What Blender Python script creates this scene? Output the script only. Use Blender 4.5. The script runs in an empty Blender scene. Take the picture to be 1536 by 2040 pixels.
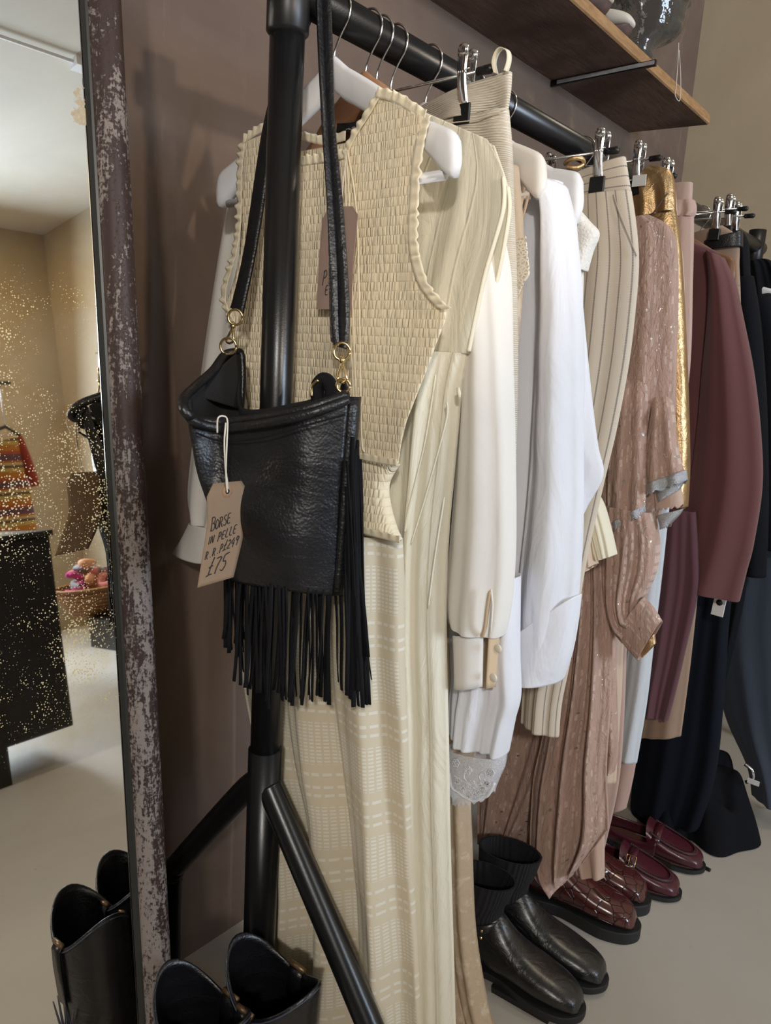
import bpy, bmesh, math, random
from mathutils import Vector, Matrix, noise
import numpy as np
random.seed(7)
scene = bpy.context.scene
COL = scene.collection
# ------------------------------------------------------------------ camera, light, exposure
CAMZ = 1.22
YAW, PITCH, ROLL, FPX = math.radians(39.757), math.radians(11.322), math.radians(-3.51), 1500.0
_f = np.array([math.cos(YAW)*math.cos(PITCH), math.sin(YAW)*math.cos(PITCH), -math.sin(PITCH)])
_r = np.array([math.sin(YAW), -math.cos(YAW), 0.])
_d = -np.cross(_r, _f)
_c, _s = math.cos(ROLL), math.sin(ROLL)
_r2 = _c*_r + _s*_d
_d2 = -_s*_r + _c*_d
cam_data = bpy.data.cameras.new('camera')
cam = bpy.data.objects.new('camera', cam_data)
COL.objects.link(cam)
cam.matrix_world = Matrix(((_r2[0], -_d2[0], -_f[0], 0), (_r2[1], -_d2[1], -_f[1], 0), (_r2[2], -_d2[2], -_f[2], CAMZ), (0, 0, 0, 1)))
cam_data.sensor_fit = 'VERTICAL'
cam_data.sensor_height = 24.0
cam_data.lens = 24.0*FPX/2040.0
cam_data.clip_start = 0.02
scene.camera = cam

scene.view_settings.view_transform = 'Standard'
scene.view_settings.look = 'None'
scene.view_settings.gamma = 1
scene.view_settings.exposure = 0.2

def area(name, loc, target, size, power, color, size_y=None, spread=180):
    L = bpy.data.lights.new(name, 'AREA')
    L.energy = power; L.color = color; L.size = size
    if size_y: L.shape = 'RECTANGLE'; L.size_y = size_y
    L.spread = math.radians(spread)
    o = bpy.data.objects.new(name, L); COL.objects.link(o)
    o.location = loc
    o.rotation_euler = (Vector(target)-Vector(loc)).to_track_quat('-Z', 'Y').to_euler()
    return o
def spot(name, loc, target, power, color, angle, size=.05, blend=.6):
    L = bpy.data.lights.new(name, 'SPOT'); L.energy = power; L.color = color; L.spot_size = math.radians(angle); L.spot_blend = blend; L.shadow_soft_size = size
    o = bpy.data.objects.new(name, L); COL.objects.link(o); o.location = loc
    o.rotation_euler = (Vector(target)-Vector(loc)).to_track_quat('-Z', 'Y').to_euler()
area('daylight_window', (1.50, -3.86, 1.65), (1.2, .7, 0.9), 1.0, 145, (0.66, 0.81, 1.0), 1.7)
area('left_fill', (-1.28, -.75, 1.65), (0.75, 0.6, 1.0), 1.1, 13, (1.0, 0.94, 0.86), 1.4)  # soft fill added for the dress side; no opening in the wall behind
area('left_lamp', (-1.2, -1.0, 2.1), (0.75, 0.65, 1.0), 0.12, 22, (1.0, 0.95, 0.88))
spot('front_spotlight', (0.28, -1.82, 2.0), (0.72, 1.0, 1.72), 85, (1.0, 0.84, 0.68), 30)
area('ceiling_lamp', (1.5, -3.2, 3.03), (1.5, -3.2, 0), 0.5, 15, (1.0, 0.76, 0.45))
area('rack_fill', (2.25, -0.05, 3.03), (2.25, 0.0, 0), 0.35, 7, (1.0, 0.86, 0.66))  # added overhead fill, out of view, lifts the far wall
W = bpy.data.worlds.new('world'); scene.world = W; W.use_nodes = True
W.node_tree.nodes['Background'].inputs[0].default_value = (0.9, 0.85, 0.78, 1)
W.node_tree.nodes['Background'].inputs[1].default_value = 0.05

# ------------------------------------------------------------------ photo measurement -> world position
RAIL_Y, RAIL_Z, WALL_Y, FARX, CEIL = 0.764, 1.653, 1.12, 2.93, 3.07
def ray(px, py):
    return _r2*((px-768)/FPX) + _d2*((py-1020)/FPX) + _f
def onX(px, py, X): d = ray(px, py); p = d*(X/d[0]); return Vector((p[0], p[1], p[2]+CAMZ))
def onY(px, py, Y): d = ray(px, py); p = d*(Y/d[1]); return Vector((p[0], p[1], p[2]+CAMZ))
def onZ(px, py, Z): d = ray(px, py); p = d*((Z-CAMZ)/d[2]); return Vector((p[0], p[1], Z))
def onXZ(px, X, Z):          # point on plane X at height Z whose image column is px
    k = (px-768)/FPX         # r.p = k f.p
    a = _r2 - k*_f
    y = -(a[0]*X + a[2]*(Z-CAMZ))/a[1]
    return Vector((X, y, Z))
MM = 0.105
_n = np.array([0, 1, -MM])/math.sqrt(1+MM*MM)
_p0 = np.array([0, .91, -.1])
def mon(px, py, ax, v):      # what the mirror shows at a pixel, on the plane axis=v
    d = ray(px, py); t = (_p0@_n)/(d@_n); h = d*t; d2 = d-2*(d@_n)*_n
    vv = v-CAMZ if ax == 2 else v
    q = h+d2*((vv-h[ax])/d2[ax]); return Vector((q[0], q[1], q[2]+CAMZ))
def on_mirror(px, py, off=0.0):
    d = ray(px, py); t = ((_p0-_n*off)@_n)/(d@_n); p = d*t; return Vector((p[0], p[1], p[2]+CAMZ))

# ------------------------------------------------------------------ object helpers
def tag(o, label=None, cat=None, group=None, kind=None):
    if label: o['label'] = label
    if cat: o['category'] = cat
    if group: o['group'] = group
    if kind: o['kind'] = kind
    return o
def thing(name, label, cat, loc=(0, 0, 0), group=None):
    o = bpy.data.objects.new(name, None); COL.objects.link(o); o.location = loc
    o.empty_display_size = .05
    return tag(o, label, cat, group)
ABS = {}
def absloc(o):
    v = Vector((0, 0, 0))
    while o: v = v+o.location; o = o.parent
    return v
def mesh(name, verts, faces, mat, parent=None, smooth=True, uv=None, solid=0, label=None, sub=0, bevel=0):
    me = bpy.data.meshes.new(name)
    off = absloc(parent) if parent else Vector((0, 0, 0))
    vs = [Vector(v) for v in verts]
    if parent is None and vs:
        lo = Vector((sum(v.x for v in vs)/len(vs), sum(v.y for v in vs)/len(vs), min(v.z for v in vs))); off = lo
    me.from_pydata([tuple(v-off) for v in vs], [], faces)
    me.validate()
    if uv is not None and len(me.loops):
        l = me.uv_layers.new(name='UVMap')
        for lp in me.loops: l.data[lp.index].uv = uv[lp.vertex_index]
    if smooth:
        me.polygons.foreach_set('use_smooth', [True]*len(me.polygons))
    me.materials.append(mat)
    o = bpy.data.objects.new(name, me); COL.objects.link(o)
    if parent: o.parent = parent
    else: o.location = off
    if bevel:
        m = o.modifiers.new('b', 'BEVEL'); m.width = bevel; m.segments = 2; m.limit_method = 'ANGLE'; m.angle_limit = .6
    if sub:
        m = o.modifiers.new('s', 'SUBSURF'); m.levels = sub; m.render_levels = sub
    if solid:
        m = o.modifiers.new('t', 'SOLIDIFY'); m.thickness = solid; m.offset = 0
    if label: o['label'] = label
    return o
class MB:
    def __init__(s): s.v = []; s.f = []; s.uv = []
    def add(s, v, f, uv=None):
        b = len(s.v); s.v += [Vector(x) for x in v]; s.f += [tuple(i+b for i in q) for q in f]
        s.uv += list(uv) if uv else [(0, 0)]*len(v)
    def grid(s, P, uv=None, closeu=False):
        nv, nu = len(P), len(P[0]); v = [p for r in P for p in r]; f = []
        for i in range(nv-1):
            for j in range(nu if closeu else nu-1):
                k = (j+1) % nu
                f.append((i*nu+j, i*nu+k, (i+1)*nu+k, (i+1)*nu+j))
        s.add(v, f, [q for r in uv for q in r] if uv else None)
    def box(s, lo, hi):
        (a, b, c), (d, e, g) = lo, hi
        s.add([(a,b,c),(d,b,c),(d,e,c),(a,e,c),(a,b,g),(d,b,g),(d,e,g),(a,e,g)],
              [(0,3,2,1),(4,5,6,7),(0,1,5,4),(1,2,6,5),(2,3,7,6),(3,0,4,7)])
    def tube(s, pts, r, n=10, caps=True, flat=1.0):
        pts = [Vector(p) for p in pts]; m = len(pts)
        rr = r if isinstance(r, (list, tuple)) else [r]*m
        T = []
        for i in range(m):
            a = pts[max(0, i-1)]; b = pts[min(m-1, i+1)]; t = b-a
            T.append(t.normalized() if t.length > 1e-9 else Vector((0, 0, 1)))
        ref = Vector((0, 0, 1)) if abs(T[0].z) < .9 else Vector((1, 0, 0))
        nrm = (ref-T[0]*ref.dot(T[0])).normalized(); rings = []
        for i in range(m):
            nrm = (nrm-T[i]*nrm.dot(T[i])).normalized(); bn = T[i].cross(nrm)
            rings.append([pts[i]+(nrm*math.cos(2*math.pi*k/n)+bn*math.sin(2*math.pi*k/n)*flat)*rr[i] for k in range(n)])
        b = len(s.v); s.grid(rings, closeu=True)
        if caps:
            s.f.append(tuple(b+k for k in range(n-1, -1, -1))); s.f.append(tuple(b+(m-1)*n+k for k in range(n)))
    def lathe(s, prof, c, n=24, axis='z'):
        rings = []
        for (r, h) in prof:
            ring = []
            for k in range(n):
                a = 2*math.pi*k/n
                if axis == 'z': p = Vector((r*math.cos(a), r*math.sin(a), h))
                elif axis == 'x': p = Vector((h, r*math.cos(a), r*math.sin(a)))
                else: p = Vector((r*math.cos(a), h, r*math.sin(a)))
                ring.append(Vector(c)+p)
            rings.append(ring)
        s.grid(rings, closeu=True)
    def weld(s, d=.0006):
        m, idx, nv, nu = {}, [], [], []
        for v, u in zip(s.v, s.uv):
            k = tuple(round(c/d) for c in v)
            if k not in m: m[k] = len(nv); nv.append(v); nu.append(u)
            idx.append(m[k])
        s.v, s.uv = nv, nu; s.f = [tuple(idx[i] for i in f) for f in s.f]; s.f = [f for f in s.f if len(set(f)) == len(f)]
    def build(s, name, mat, parent=None, **k):
        return mesh(name, s.v, s.f, mat, parent, uv=s.uv, **k)
def bez(pts, n=8):           # Catmull-Rom through points
    pts = [Vector(p) for p in pts]; out = []
    for i in range(len(pts)-1):
        p0 = pts[max(0, i-1)]; p1 = pts[i]; p2 = pts[i+1]; p3 = pts[min(len(pts)-1, i+2)]
        for k in range(n):
            t = k/n
            out.append(.5*((2*p1)+(p2-p0)*t+(2*p0-5*p1+4*p2-p3)*t*t+(3*p1-p0-3*p2+p3)*t*t*t))
    out.append(pts[-1]); return out
def copy_tree(o, loc):
    c = o.copy(); COL.objects.link(c); c.location = loc
    for ch in [x for x in bpy.data.objects if x.parent == o]:
        d = ch.copy(); COL.objects.link(d); d.parent = c
        for g in [x for x in bpy.data.objects if x.parent == ch]:
            e = g.copy(); COL.objects.link(e); e.parent = d
    return c

# ------------------------------------------------------------------ materials
class N:
    def __init__(s, name):
        s.m = bpy.data.materials.new(name); s.m.use_nodes = True; s.t = s.m.node_tree
        s.b = s.t.nodes['Principled BSDF']; s.out = s.t.nodes['Material Output']; s._tc = None
    def node(s, ty, **kw):
        n = s.t.nodes.new(ty)
        for k, v in kw.items(): setattr(n, k, v)
        return n
    def link(s, a, b): s.t.links.new(a, b)
    def val(s, sock, v):
        if hasattr(v, 'links') or hasattr(v, 'is_linked'): s.link(v, sock)
        else: sock.default_value = v
    @property
    def obj(s):
        if not s._tc: s._tc = s.node('ShaderNodeTexCoord')
        return s._tc.outputs['Object']
    @property
    def uv(s):
        if not s._tc: s._tc = s.node('ShaderNodeTexCoord')
        return s._tc.outputs['UV']
    def mp(s, vec, scale=(1, 1, 1), loc=(0, 0, 0), rot=(0, 0, 0)):
        n = s.node('ShaderNodeMapping'); s.link(vec, n.inputs[0]); n.inputs[1].default_value = loc
        n.inputs[2].default_value = rot; n.inputs[3].default_value = scale; return n.outputs[0]
    def noise(s, vec, scale, detail=3, rough=.5, dist=0):
        n = s.node('ShaderNodeTexNoise'); s.link(vec, n.inputs['Vector']); n.inputs['Scale'].default_value = scale
        n.inputs['Detail'].default_value = detail; n.inputs['Roughness'].default_value = rough; n.inputs['Distortion'].default_value = dist
        return n.outputs['Fac']
    def voro(s, vec, scale, feature='F1', out='Distance', rnd=1):
        n = s.node('ShaderNodeTexVoronoi', feature=feature); s.link(vec, n.inputs['Vector']); n.inputs['Scale'].default_value = scale
        n.inputs['Randomness'].default_value = rnd
        return n.outputs[out]
    def math(s, op, a, b=0, c=0):
        n = s.node('ShaderNodeMath', operation=op)
        for i, v in enumerate((a, b, c)): s.val(n.inputs[i], v)
        return n.outputs[0]
    def ramp(s, fac, a, b, inv=False):     # smoothstep map a..b -> 0..1
        n = s.node('ShaderNodeMapRange', interpolation_type='SMOOTHSTEP'); s.val(n.inputs[0], fac)
        n.inputs[1].default_value = a; n.inputs[2].default_value = b
        n.inputs[3].default_value = 1 if inv else 0; n.inputs[4].default_value = 0 if inv else 1
        return n.outputs[0]
    def mix(s, fac, a, b):
        n = s.node('ShaderNodeMix', data_type='RGBA'); s.val(n.inputs[0], fac)
        for i, v in ((6, a), (7, b)):
            if isinstance(v, tuple): v = v if len(v) == 4 else v+(1,)
            s.val(n.inputs[i], v)
        return n.outputs[2]
    def sep(s, vec):
        n = s.node('ShaderNodeSeparateXYZ'); s.link(vec, n.inputs[0]); return n.outputs
    def bump(s, h, dist, strength=1.0, prev=None):
        n = s.node('ShaderNodeBump'); s.link(h, n.inputs['Height']); n.inputs['Distance'].default_value = dist
        n.inputs['Strength'].default_value = strength
        if prev is not None: s.link(prev, n.inputs['Normal'])
        s.link(n.outputs[0], s.b.inputs['Normal']); return n.outputs[0]
    def base(s, col=None, rough=.8, metal=0, sheen=0, spec=.5, coat=0):
        if col is not None:
            if isinstance(col, tuple): col = col if len(col) == 4 else col+(1,)
            s.val(s.b.inputs['Base Color'], col)
        s.val(s.b.inputs['Roughness'], rough); s.val(s.b.inputs['Metallic'], metal)
        s.b.inputs['Sheen Weight'].default_value = sheen; s.b.inputs['Specular IOR Level'].default_value = spec
        s.b.inputs['Coat Weight'].default_value = coat
        return s
    def translucent(s, col, w):
        t = s.node('ShaderNodeBsdfTranslucent'); t.inputs[0].default_value = col+(1,)
        m = s.node('ShaderNodeMixShader'); s.val(m.inputs[0], w); s.link(s.b.outputs[0], m.inputs[1]); s.link(t.outputs[0], m.inputs[2])
        s.link(m.outputs[0], s.out.inputs[0]); return m.outputs[0]
    def alpha(s, fac, src=None):       # fac = opacity
        t = s.node('ShaderNodeBsdfTransparent'); m = s.node('ShaderNodeMixShader')
        s.val(m.inputs[0], fac); s.link(t.outputs[0], m.inputs[1]); s.link(src or s.b.outputs[0], m.inputs[2])
        s.link(m.outputs[0], s.out.inputs[0])
def plain(name, col, rough=.6, metal=0, var=.08, sc=18, bump=0, bsc=300, spec=.5, coat=0, sheen=0):
    n = N(name); c2 = tuple(max(0, x*(1-var)) for x in col); c1 = tuple(min(1, x*(1+var)) for x in col)
    n.base(n.mix(n.noise(n.obj, sc), c2, c1), rough, metal, sheen, spec, coat)
    if bump: n.bump(n.noise(n.obj, bsc, 4), bump)
    return n.m
def cloth_mat(name, col, rough=.85, var=.05, weave=.0002, wrinkle=.002, wsc=14, trans=0, sheen=.15, spec=.25):
    n = N(name); c2 = tuple(max(0, x*(1-var)) for x in col); c1 = tuple(min(1, x*(1+var)) for x in col)
    n.base(n.mix(n.noise(n.obj, 9), c2, c1), rough, 0, sheen if max(col) > .04 else 0, spec)
    h = n.noise(n.mp(n.obj, (1, 1, .35)), wsc, 4, .55, .6)
    b = n.bump(h, wrinkle)
    n.bump(n.noise(n.obj, 900, 2), weave, .6, b)
    if trans: n.translucent(col, trans)
    return n.m
def leather(name, col, rough=.42, grain=420, depth=.0006, spec=.5, crease=.0, coat=0):
    n = N(name)
    n.b.inputs['Coat Roughness'].default_value = .25
    n.base(n.mix(n.noise(n.obj, 12), tuple(x*.8 for x in col), tuple(min(1, x*1.25) for x in col)), n.math('ADD', n.math('MULTIPLY', n.noise(n.obj, 30), .18), rough-.09), 0, 0, spec, coat)
    v = n.voro(n.obj, grain, 'SMOOTH_F1')
    b = n.bump(v, depth)
    if crease: n.bump(n.noise(n.mp(n.obj, (1, 1, 2.0)), 17, 4, .5, 1.2), crease, 1, b)
    return n.m
M = {}
M['black_steel'] = plain('black_powder_steel', (.007, .007, .008), .30, 0, .2, 40, .0001, 500, .5)
M['black_plastic'] = plain('black_plastic', (.006, .006, .007), .4)
M['chrome'] = plain('chrome', (.78, .78, .79), .16, 1, .03)
M['brass'] = plain('pale_gold_metal', (.86, .68, .36), .2, 1, .05)
M['white_wood'] = plain('white_painted_wood', (.80, .80, .82), .45, 0, .05, 25, .0004, 60)
M['cream_wood'] = plain('cream_painted_wood', (.74, .70, .64), .45, 0, .05, 25)
def wood(name, a, b, rough=.5, sx=(1, 6, 6), sc=6, dist=2.0):
    n = N(name); g = n.noise(n.mp(n.obj, sx), sc, 6, .6, dist)
    n.base(n.mix(n.ramp(g, .3, .7), a, b), rough, spec=.3); n.bump(g, .0015, .5); return n.m
M['tan_wood'] = wood('tan_wood', (.30, .15, .08), (.42, .23, .13), .42, (8, 1, 8), 4, .6)
M['brown_wood'] = wood('brown_wood', (.18, .085, .045), (.25, .12, .065), .42, (8, 1, 8), 4, .6)
def shelf_mat():
    n = N('shelf_timber'); g = n.noise(n.mp(n.obj, (1.2, 9, 9)), 5, 7, .62, 2.2)
    k = n.noise(n.obj, 3.2, 3, .6)
    c = n.mix(n.ramp(g, .3, .72), (.16, .105, .085), (.235, .165, .135)); c = n.mix(n.ramp(k, .45, .7), c, (.10, .065, .055))
    n.base(c, .75, spec=.2); n.bump(g, .003, .7); return n.m
M['shelf'] = shelf_mat()
M['shelf_edge'] = wood('shelf_front_edge', (.28, .15, .07), (.42, .25, .12), .7, (1.5, 9, 9), 8, 1.2)
def plaster():
    n = N('pink_plaster'); o = n.obj
    a = n.noise(o, 1.4, 6, .62, 1.0); b = n.noise(n.mp(o, (1, 1, .45)), 4.5, 7, .7, 1.6); st = n.noise(n.mp(o, (6, 1, .5)), 2.2, 6, .7, .7)
    c = n.mix(n.ramp(a, .32, .68), (.130, .090, .072), (.185, .132, .102))
    c = n.mix(n.math('MULTIPLY', n.ramp(b, .55, .78), .6), c, (.28, .20, .14))
    c = n.mix(n.math('MULTIPLY', n.ramp(st, .6, .75), .45), c, (.32, .255, .20))
    n.base(c, .8, spec=.25); n.bump(b, .002, .6); return n.m
def paintwall(name, a, b, sc=1.2):
    n = N(name); o = n.obj; f = n.noise(o, sc, 6, .6, .8); g = n.noise(o, 60, 4)
    n.base(n.mix(n.ramp(f, .3, .7), a, b), .8, spec=.25); n.bump(g, .0008, .5); return n.m
M['plaster'] = plaster()
M['far_wall'] = paintwall('ochre_wall', (.43, .355, .25), (.50, .42, .30))
M['ceiling'] = paintwall('ceiling_paint', (.54, .50, .42), (.60, .555, .47))
def floor_mat():
    n = N('painted_floor'); o = n.obj; f = n.noise(o, 1.1, 6, .6, .5); s = n.noise(o, 26, 5, .7, .3); sp = n.voro(o, 9, 'F1')
    c = n.mix(n.ramp(f, .3, .7), (.44, .405, .36), (.50, .465, .415)); c = n.mix(n.math('MULTIPLY', n.ramp(s, .55, .8), .25), c, (.36, .33, .29))
    c = n.mix(n.ramp(sp, .012, .03, True), c, (.25, .22, .2))
    n.base(c, n.math('ADD', n.math('MULTIPLY', s, .2), .38), spec=.4); n.bump(s, .0006, .5); return n.m
M['floor'] = floor_mat()
def frame_mat():
    n = N('worn_painted_frame'); o = n.obj
    st = n.noise(n.mp(o, (60, 60, 9)), 3, 8, .8, .5); bl = n.noise(n.mp(o, (14, 14, 2.2)), 2.2, 6, .7, .6)
    sp = n.noise(o, 190, 5, .7); side = n.sep(n.obj)[0]
    m = n.math('ADD', n.math('MULTIPLY', st, .55), n.math('MULTIPLY', bl, .75)); m = n.math('ADD', m, n.math('MULTIPLY', sp, .62))
    m = n.math('ADD', m, n.math('MULTIPLY', n.math('SUBTRACT', n.sep(o)[2], .80), .085))
    m = n.ramp(m, .92, 1.0)
    c = n.mix(m, n.mix(st, (.185, .150, .135), (.275, .230, .205)), (.040, .022, .019))
    n.base(c, n.math('SUBTRACT', .85, n.math('MULTIPLY', m, .35)), spec=.3); n.bump(n.math('SUBTRACT', 1, m), .0012, .8); return n.m
M['frame'] = frame_mat()
M['frame_lip'] = plain('dark_frame_lip', (.02, .02, .018), .4)
M['frame_side'] = plain('frame_side_wood', (.07, .045, .035), .6)
def mirror_mat():
    n = N('aged_mirror_glass'); o = n.obj; z = n.sep(o)[2]
    v = n.voro(o, 330, 'F1'); clump = n.noise(o, 5, 5, .65, .5); cl2 = n.noise(o, 26, 4, .7)
    band = n.math('MULTIPLY', n.ramp(z, .5, .8), n.ramp(z, 1.2, 1.5, True))
    dens = n.math('MULTIPLY', n.math('ADD', n.math('MULTIPLY', clump, .9), n.math('MULTIPLY', cl2, .6)), band)
    th = n.math('MULTIPLY', n.ramp(dens, .50, 1.0), .50)
    spot = n.math('LESS_THAN', v, th)
    tint = n.mix(n.math('MULTIPLY', n.ramp(clump, .35, .75), band), (.95, .935, .90), (.84, .68, .38))
    n.base(tint, n.math('ADD', n.math('MULTIPLY', band, .012), .008), 1)
    d = n.node('ShaderNodeBsdfPrincipled'); d.inputs['Base Color'].default_value = (.62, .50, .26, 1); d.inputs['Roughness'].default_value = .35
    # patch where the silvering has flaked away
    PC = on_mirror(162, 215)
    geo = n.node('ShaderNodeNewGeometry'); dv = n.node('ShaderNodeVectorMath', operation='DISTANCE')
    n.link(n.mp(geo.outputs['Position'], (1, 1, .55), (0, 0, 0)), dv.inputs[0]); dv.inputs[1].default_value = (PC.x, PC.y, PC.z*.55)
    patch = n.ramp(n.math('ADD', dv.outputs['Value'], n.math('MULTIPLY', n.noise(o, 55, 5, .7), .06)), .036, .040, True)
    dp = n.node('ShaderNodeBsdfPrincipled'); n.link(n.mix(n.noise(o, 220, 4), (.30, .22, .12), (.55, .47, .34)), dp.inputs['Base Color']); dp.inputs['Roughness'].default_value = .6
    m1 = n.node('ShaderNodeMixShader'); n.link(spot, m1.inputs[0]); n.link(n.b.outputs[0], m1.inputs[1]); n.link(d.outputs[0], m1.inputs[2])
    m2 = n.node('ShaderNodeMixShader'); n.link(patch, m2.inputs[0]); n.link(m1.outputs[0], m2.inputs[1]); n.link(dp.outputs[0], m2.inputs[2])
    n.link(m2.outputs[0], n.out.inputs[0]); return n.m
M['mirror'] = mirror_mat()
M['bag_leather'] = leather('black_pebbled_leather', (.006, .006, .008), .40, 330, -.0005, .6, .0022)
M['bag_lining'] = plain('black_suede_lining', (.008, .008, .009), .9)
M['suede'] = plain('black_suede', (.006, .006, .008), .85, spec=.25)
M['boot_leather'] = leather('black_boot_leather', (.007, .007, .008), .34, 700, .0002, .5, .0045, .5)
M['cowboy_leather'] = leather('dark_boot_leather', (.006, .006, .008), .38, 500, .0003, .5, .003, .25)
M['elastic'] = (lambda n: (n.base((.008, .008, .010), .8), n.bump(n.math('SINE', n.math('MULTIPLY', n.sep(n.obj)[0], 1400)), .0006), n.m)[2])(N('ribbed_elastic'))
M['sole'] = plain('black_rubber_sole', (.011, .011, .012), .6)
def croc():
    n = N('brown_croc_leather'); v = n.voro(n.mp(n.obj, (1, 1.0, 1.2)), 38, 'DISTANCE_TO_EDGE', rnd=.7); e = n.ramp(v, 0, .05)
    n.base(n.mix(e, (.025, .007, .006), n.mix(n.noise(n.obj, 16), (.045, .010, .010), (.095, .022, .018))), .2, spec=.6, coat=.4); n.bump(e, .0028, .9); return n.m
M['croc'] = croc()
M['oxblood'] = leather('oxblood_leather', (.062, .011, .019), .3, 600, .0001, .55, .0008)
M['oxblood_seam'] = plain('oxblood_stitching', (.03, .008, .012), .5)
M['insole'] = plain('tan_insole', (.12, .05, .04), .6)
M['paper'] = plain('kraft_paper', (.262, .172, .105), .8, 0, .07, 60, .0001, 400)
M['paper_dark'] = plain('kraft_paper_grey', (.31, .215, .18), .8, 0, .05, 60)
M['ink'] = plain('black_ink', (.008, .008, .01), .5)
M['string'] = plain('white_cotton_string', (.72, .66, .58), .9)
M['label_black'] = plain('black_woven_label', (.01, .01, .012), .8)
M['label_text'] = plain('white_label_print', (.6, .6, .6), .8)
def smock_mat():
    n = N('smocked_cotton'); u = n.sep(n.uv); row = n.math('MULTIPLY', u[1], 92)
    fr = n.math('FRACT', row); fl = n.math('FLOOR', row)
    band = n.math('POWER', n.math('SINE', n.math('MULTIPLY', fr, math.pi)), .6)
    comb = n.node('ShaderNodeCombineXYZ'); n.link(n.math('MULTIPLY', u[0], 330), comb.inputs[0]); n.link(n.math('MULTIPLY', fl, 3.7), comb.inputs[1]); n.link(n.math('MULTIPLY', fr, .35), comb.inputs[2])
    pk = n.noise(comb.outputs[0], 1.0, 1, .4)
    pk = n.ramp(pk, .30, .62)
    h = n.math('MULTIPLY', n.math('ADD', n.math('MULTIPLY', pk, .8), .25), n.math('ADD', n.math('MULTIPLY', band, .6), .4))
    n.base((.95, .83, .60), .85, 0, .2, .2)
    n.bump(h, .0020, 1.0); n.translucent((.80, .68, .42), .12); return n.m
M['smock'] = smock_mat()
M['cream_cloth'] = cloth_mat('cream_cotton', (.91, .82, .62), wrinkle=.0015, wsc=30, trans=.15)
def dobby_mat():
    n = N('cream_dobby_stripe'); u = n.sep(n.uv); v = u[1]
    per = n.math('FRACT', n.math('DIVIDE', v, .128))
    dense = n.math('MULTIPLY', n.math('GREATER_THAN', per, .30), n.math('LESS_THAN', per, .80))
    fr = n.math('FRACT', n.math('MULTIPLY', v, 187.5)); line = n.math('LESS_THAN', fr, .55)
    def onecell(a, b): return n.math('MULTIPLY', n.math('GREATER_THAN', per, a), n.math('LESS_THAN', per, b))
    single = n.math('ADD', onecell(.05, .085), onecell(.15, .185))
    single = n.math('ADD', single, onecell(.90, .935))
    dash = n.math('LESS_THAN', n.math('FRACT', n.math('MULTIPLY', u[0], 150)), .7)
    dash2 = n.math('LESS_THAN', n.math('FRACT', n.math('MULTIPLY', u[0], 95)), .72)
    k = n.math('ADD', n.math('MULTIPLY', n.math('MULTIPLY', dense, line), dash), n.math('MULTIPLY', single, dash2))
    n.base(n.mix(k, (.79, .70, .53), (.91, .865, .75)), .85, 0, .1, .2); n.bump(k, .0015, .8)
    n.translucent((.78, .68, .46), .22); return n.m
M['dobby'] = dobby_mat()
def pintuck_mat():
    n = N('ivory_pintuck_cotton'); u = n.sep(n.uv)[0]
    l = n.ramp(n.math('ABSOLUTE', n.math('SUBTRACT', n.math('FRACT', n.math('MULTIPLY', u, 21)), .5)), .44, .5)
    n.base((.89, .845, .70), .8, 0, .1, .25)
    b = n.bump(n.noise(n.mp(n.obj, (1, 1, .3)), 22, 5, .6, 1.0), .006)
    n.bump(l, .002, .5, b); n.translucent((.88, .82, .62), .15); return n.m
M['pintuck'] = pintuck_mat()
M['ivory'] = cloth_mat('ivory_cotton', (.83, .77, .60), wrinkle=.002, wsc=40, trans=.1)
M['blouse'] = cloth_mat('ivory_crepe', (.88, .84, .78), rough=.6, wrinkle=.003, wsc=9, trans=.12)
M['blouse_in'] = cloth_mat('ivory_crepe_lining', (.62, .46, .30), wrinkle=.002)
M['white_cotton'] = cloth_mat('white_cotton', (.84, .84, .885), wrinkle=.008, wsc=17, trans=.12)
M['white_lace_ground'] = None
def lace(name, col, base_op, scale, thr=.12, col2=None):
    n = N(name); n.base(col, .85, 0, .1, .2)
    v = n.voro(n.obj, scale, 'DISTANCE_TO_EDGE'); f = n.voro(n.obj, scale*.5, 'F1')
    pat = n.math('MAXIMUM', n.ramp(v, thr*.6, thr, True), n.ramp(f, .10, .16, True))
    n.alpha(n.math('ADD', n.math('MULTIPLY', pat, 1-base_op), base_op)); return n.m
M['crochet'] = lace('crochet_lace', (.80, .72, .60), .0, 190, .22)
M['white_mesh'] = lace('white_net', (.84, .84, .88), .22, 700, .05)
M['beige_lace'] = (lambda n: (n.base(n.mix(n.math('MULTIPLY', n.ramp(n.noise(n.mp(n.obj, (1, 1, .8)), 24, 5, .65, 1.5), .52, .64), .8), (.50, .385, .27), (.66, .55, .42)), .85), n.bump(n.noise(n.obj, 60, 4), .003), n.alpha(.88), n.m)[3])(N('beige_floral_lace'))
def rib_mat():
    n = N('cream_ribbed_jacquard'); u = n.sep(n.uv)
    w = n.math('SINE', n.math('ADD', n.math('MULTIPLY', u[1], 2300), n.math('MULTIPLY', n.math('SINE', n.math('MULTIPLY', u[0], 90)), .9)))
    k = n.math('MULTIPLY', n.ramp(w, .1, .7), n.ramp(n.noise(n.mp(n.uv, (60, 300, 1)), 1.5, 2), .35, .6))
    n.base(n.mix(k, (.70, .62, .50), (.84, .79, .68)), .6, spec=.35); n.bump(w, .0007); return n.m
M['rib'] = rib_mat()
M['beige_cloth'] = cloth_mat('beige_crepe', (.60, .45, .34), wrinkle=.001)
M['white_rib'] = (lambda n: (n.base((.80, .77, .72), .9), n.bump(n.noise(n.mp(n.obj, (1, 1, 1)), 260, 3), .002), n.m)[2])(N('white_textured_knit'))
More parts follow.
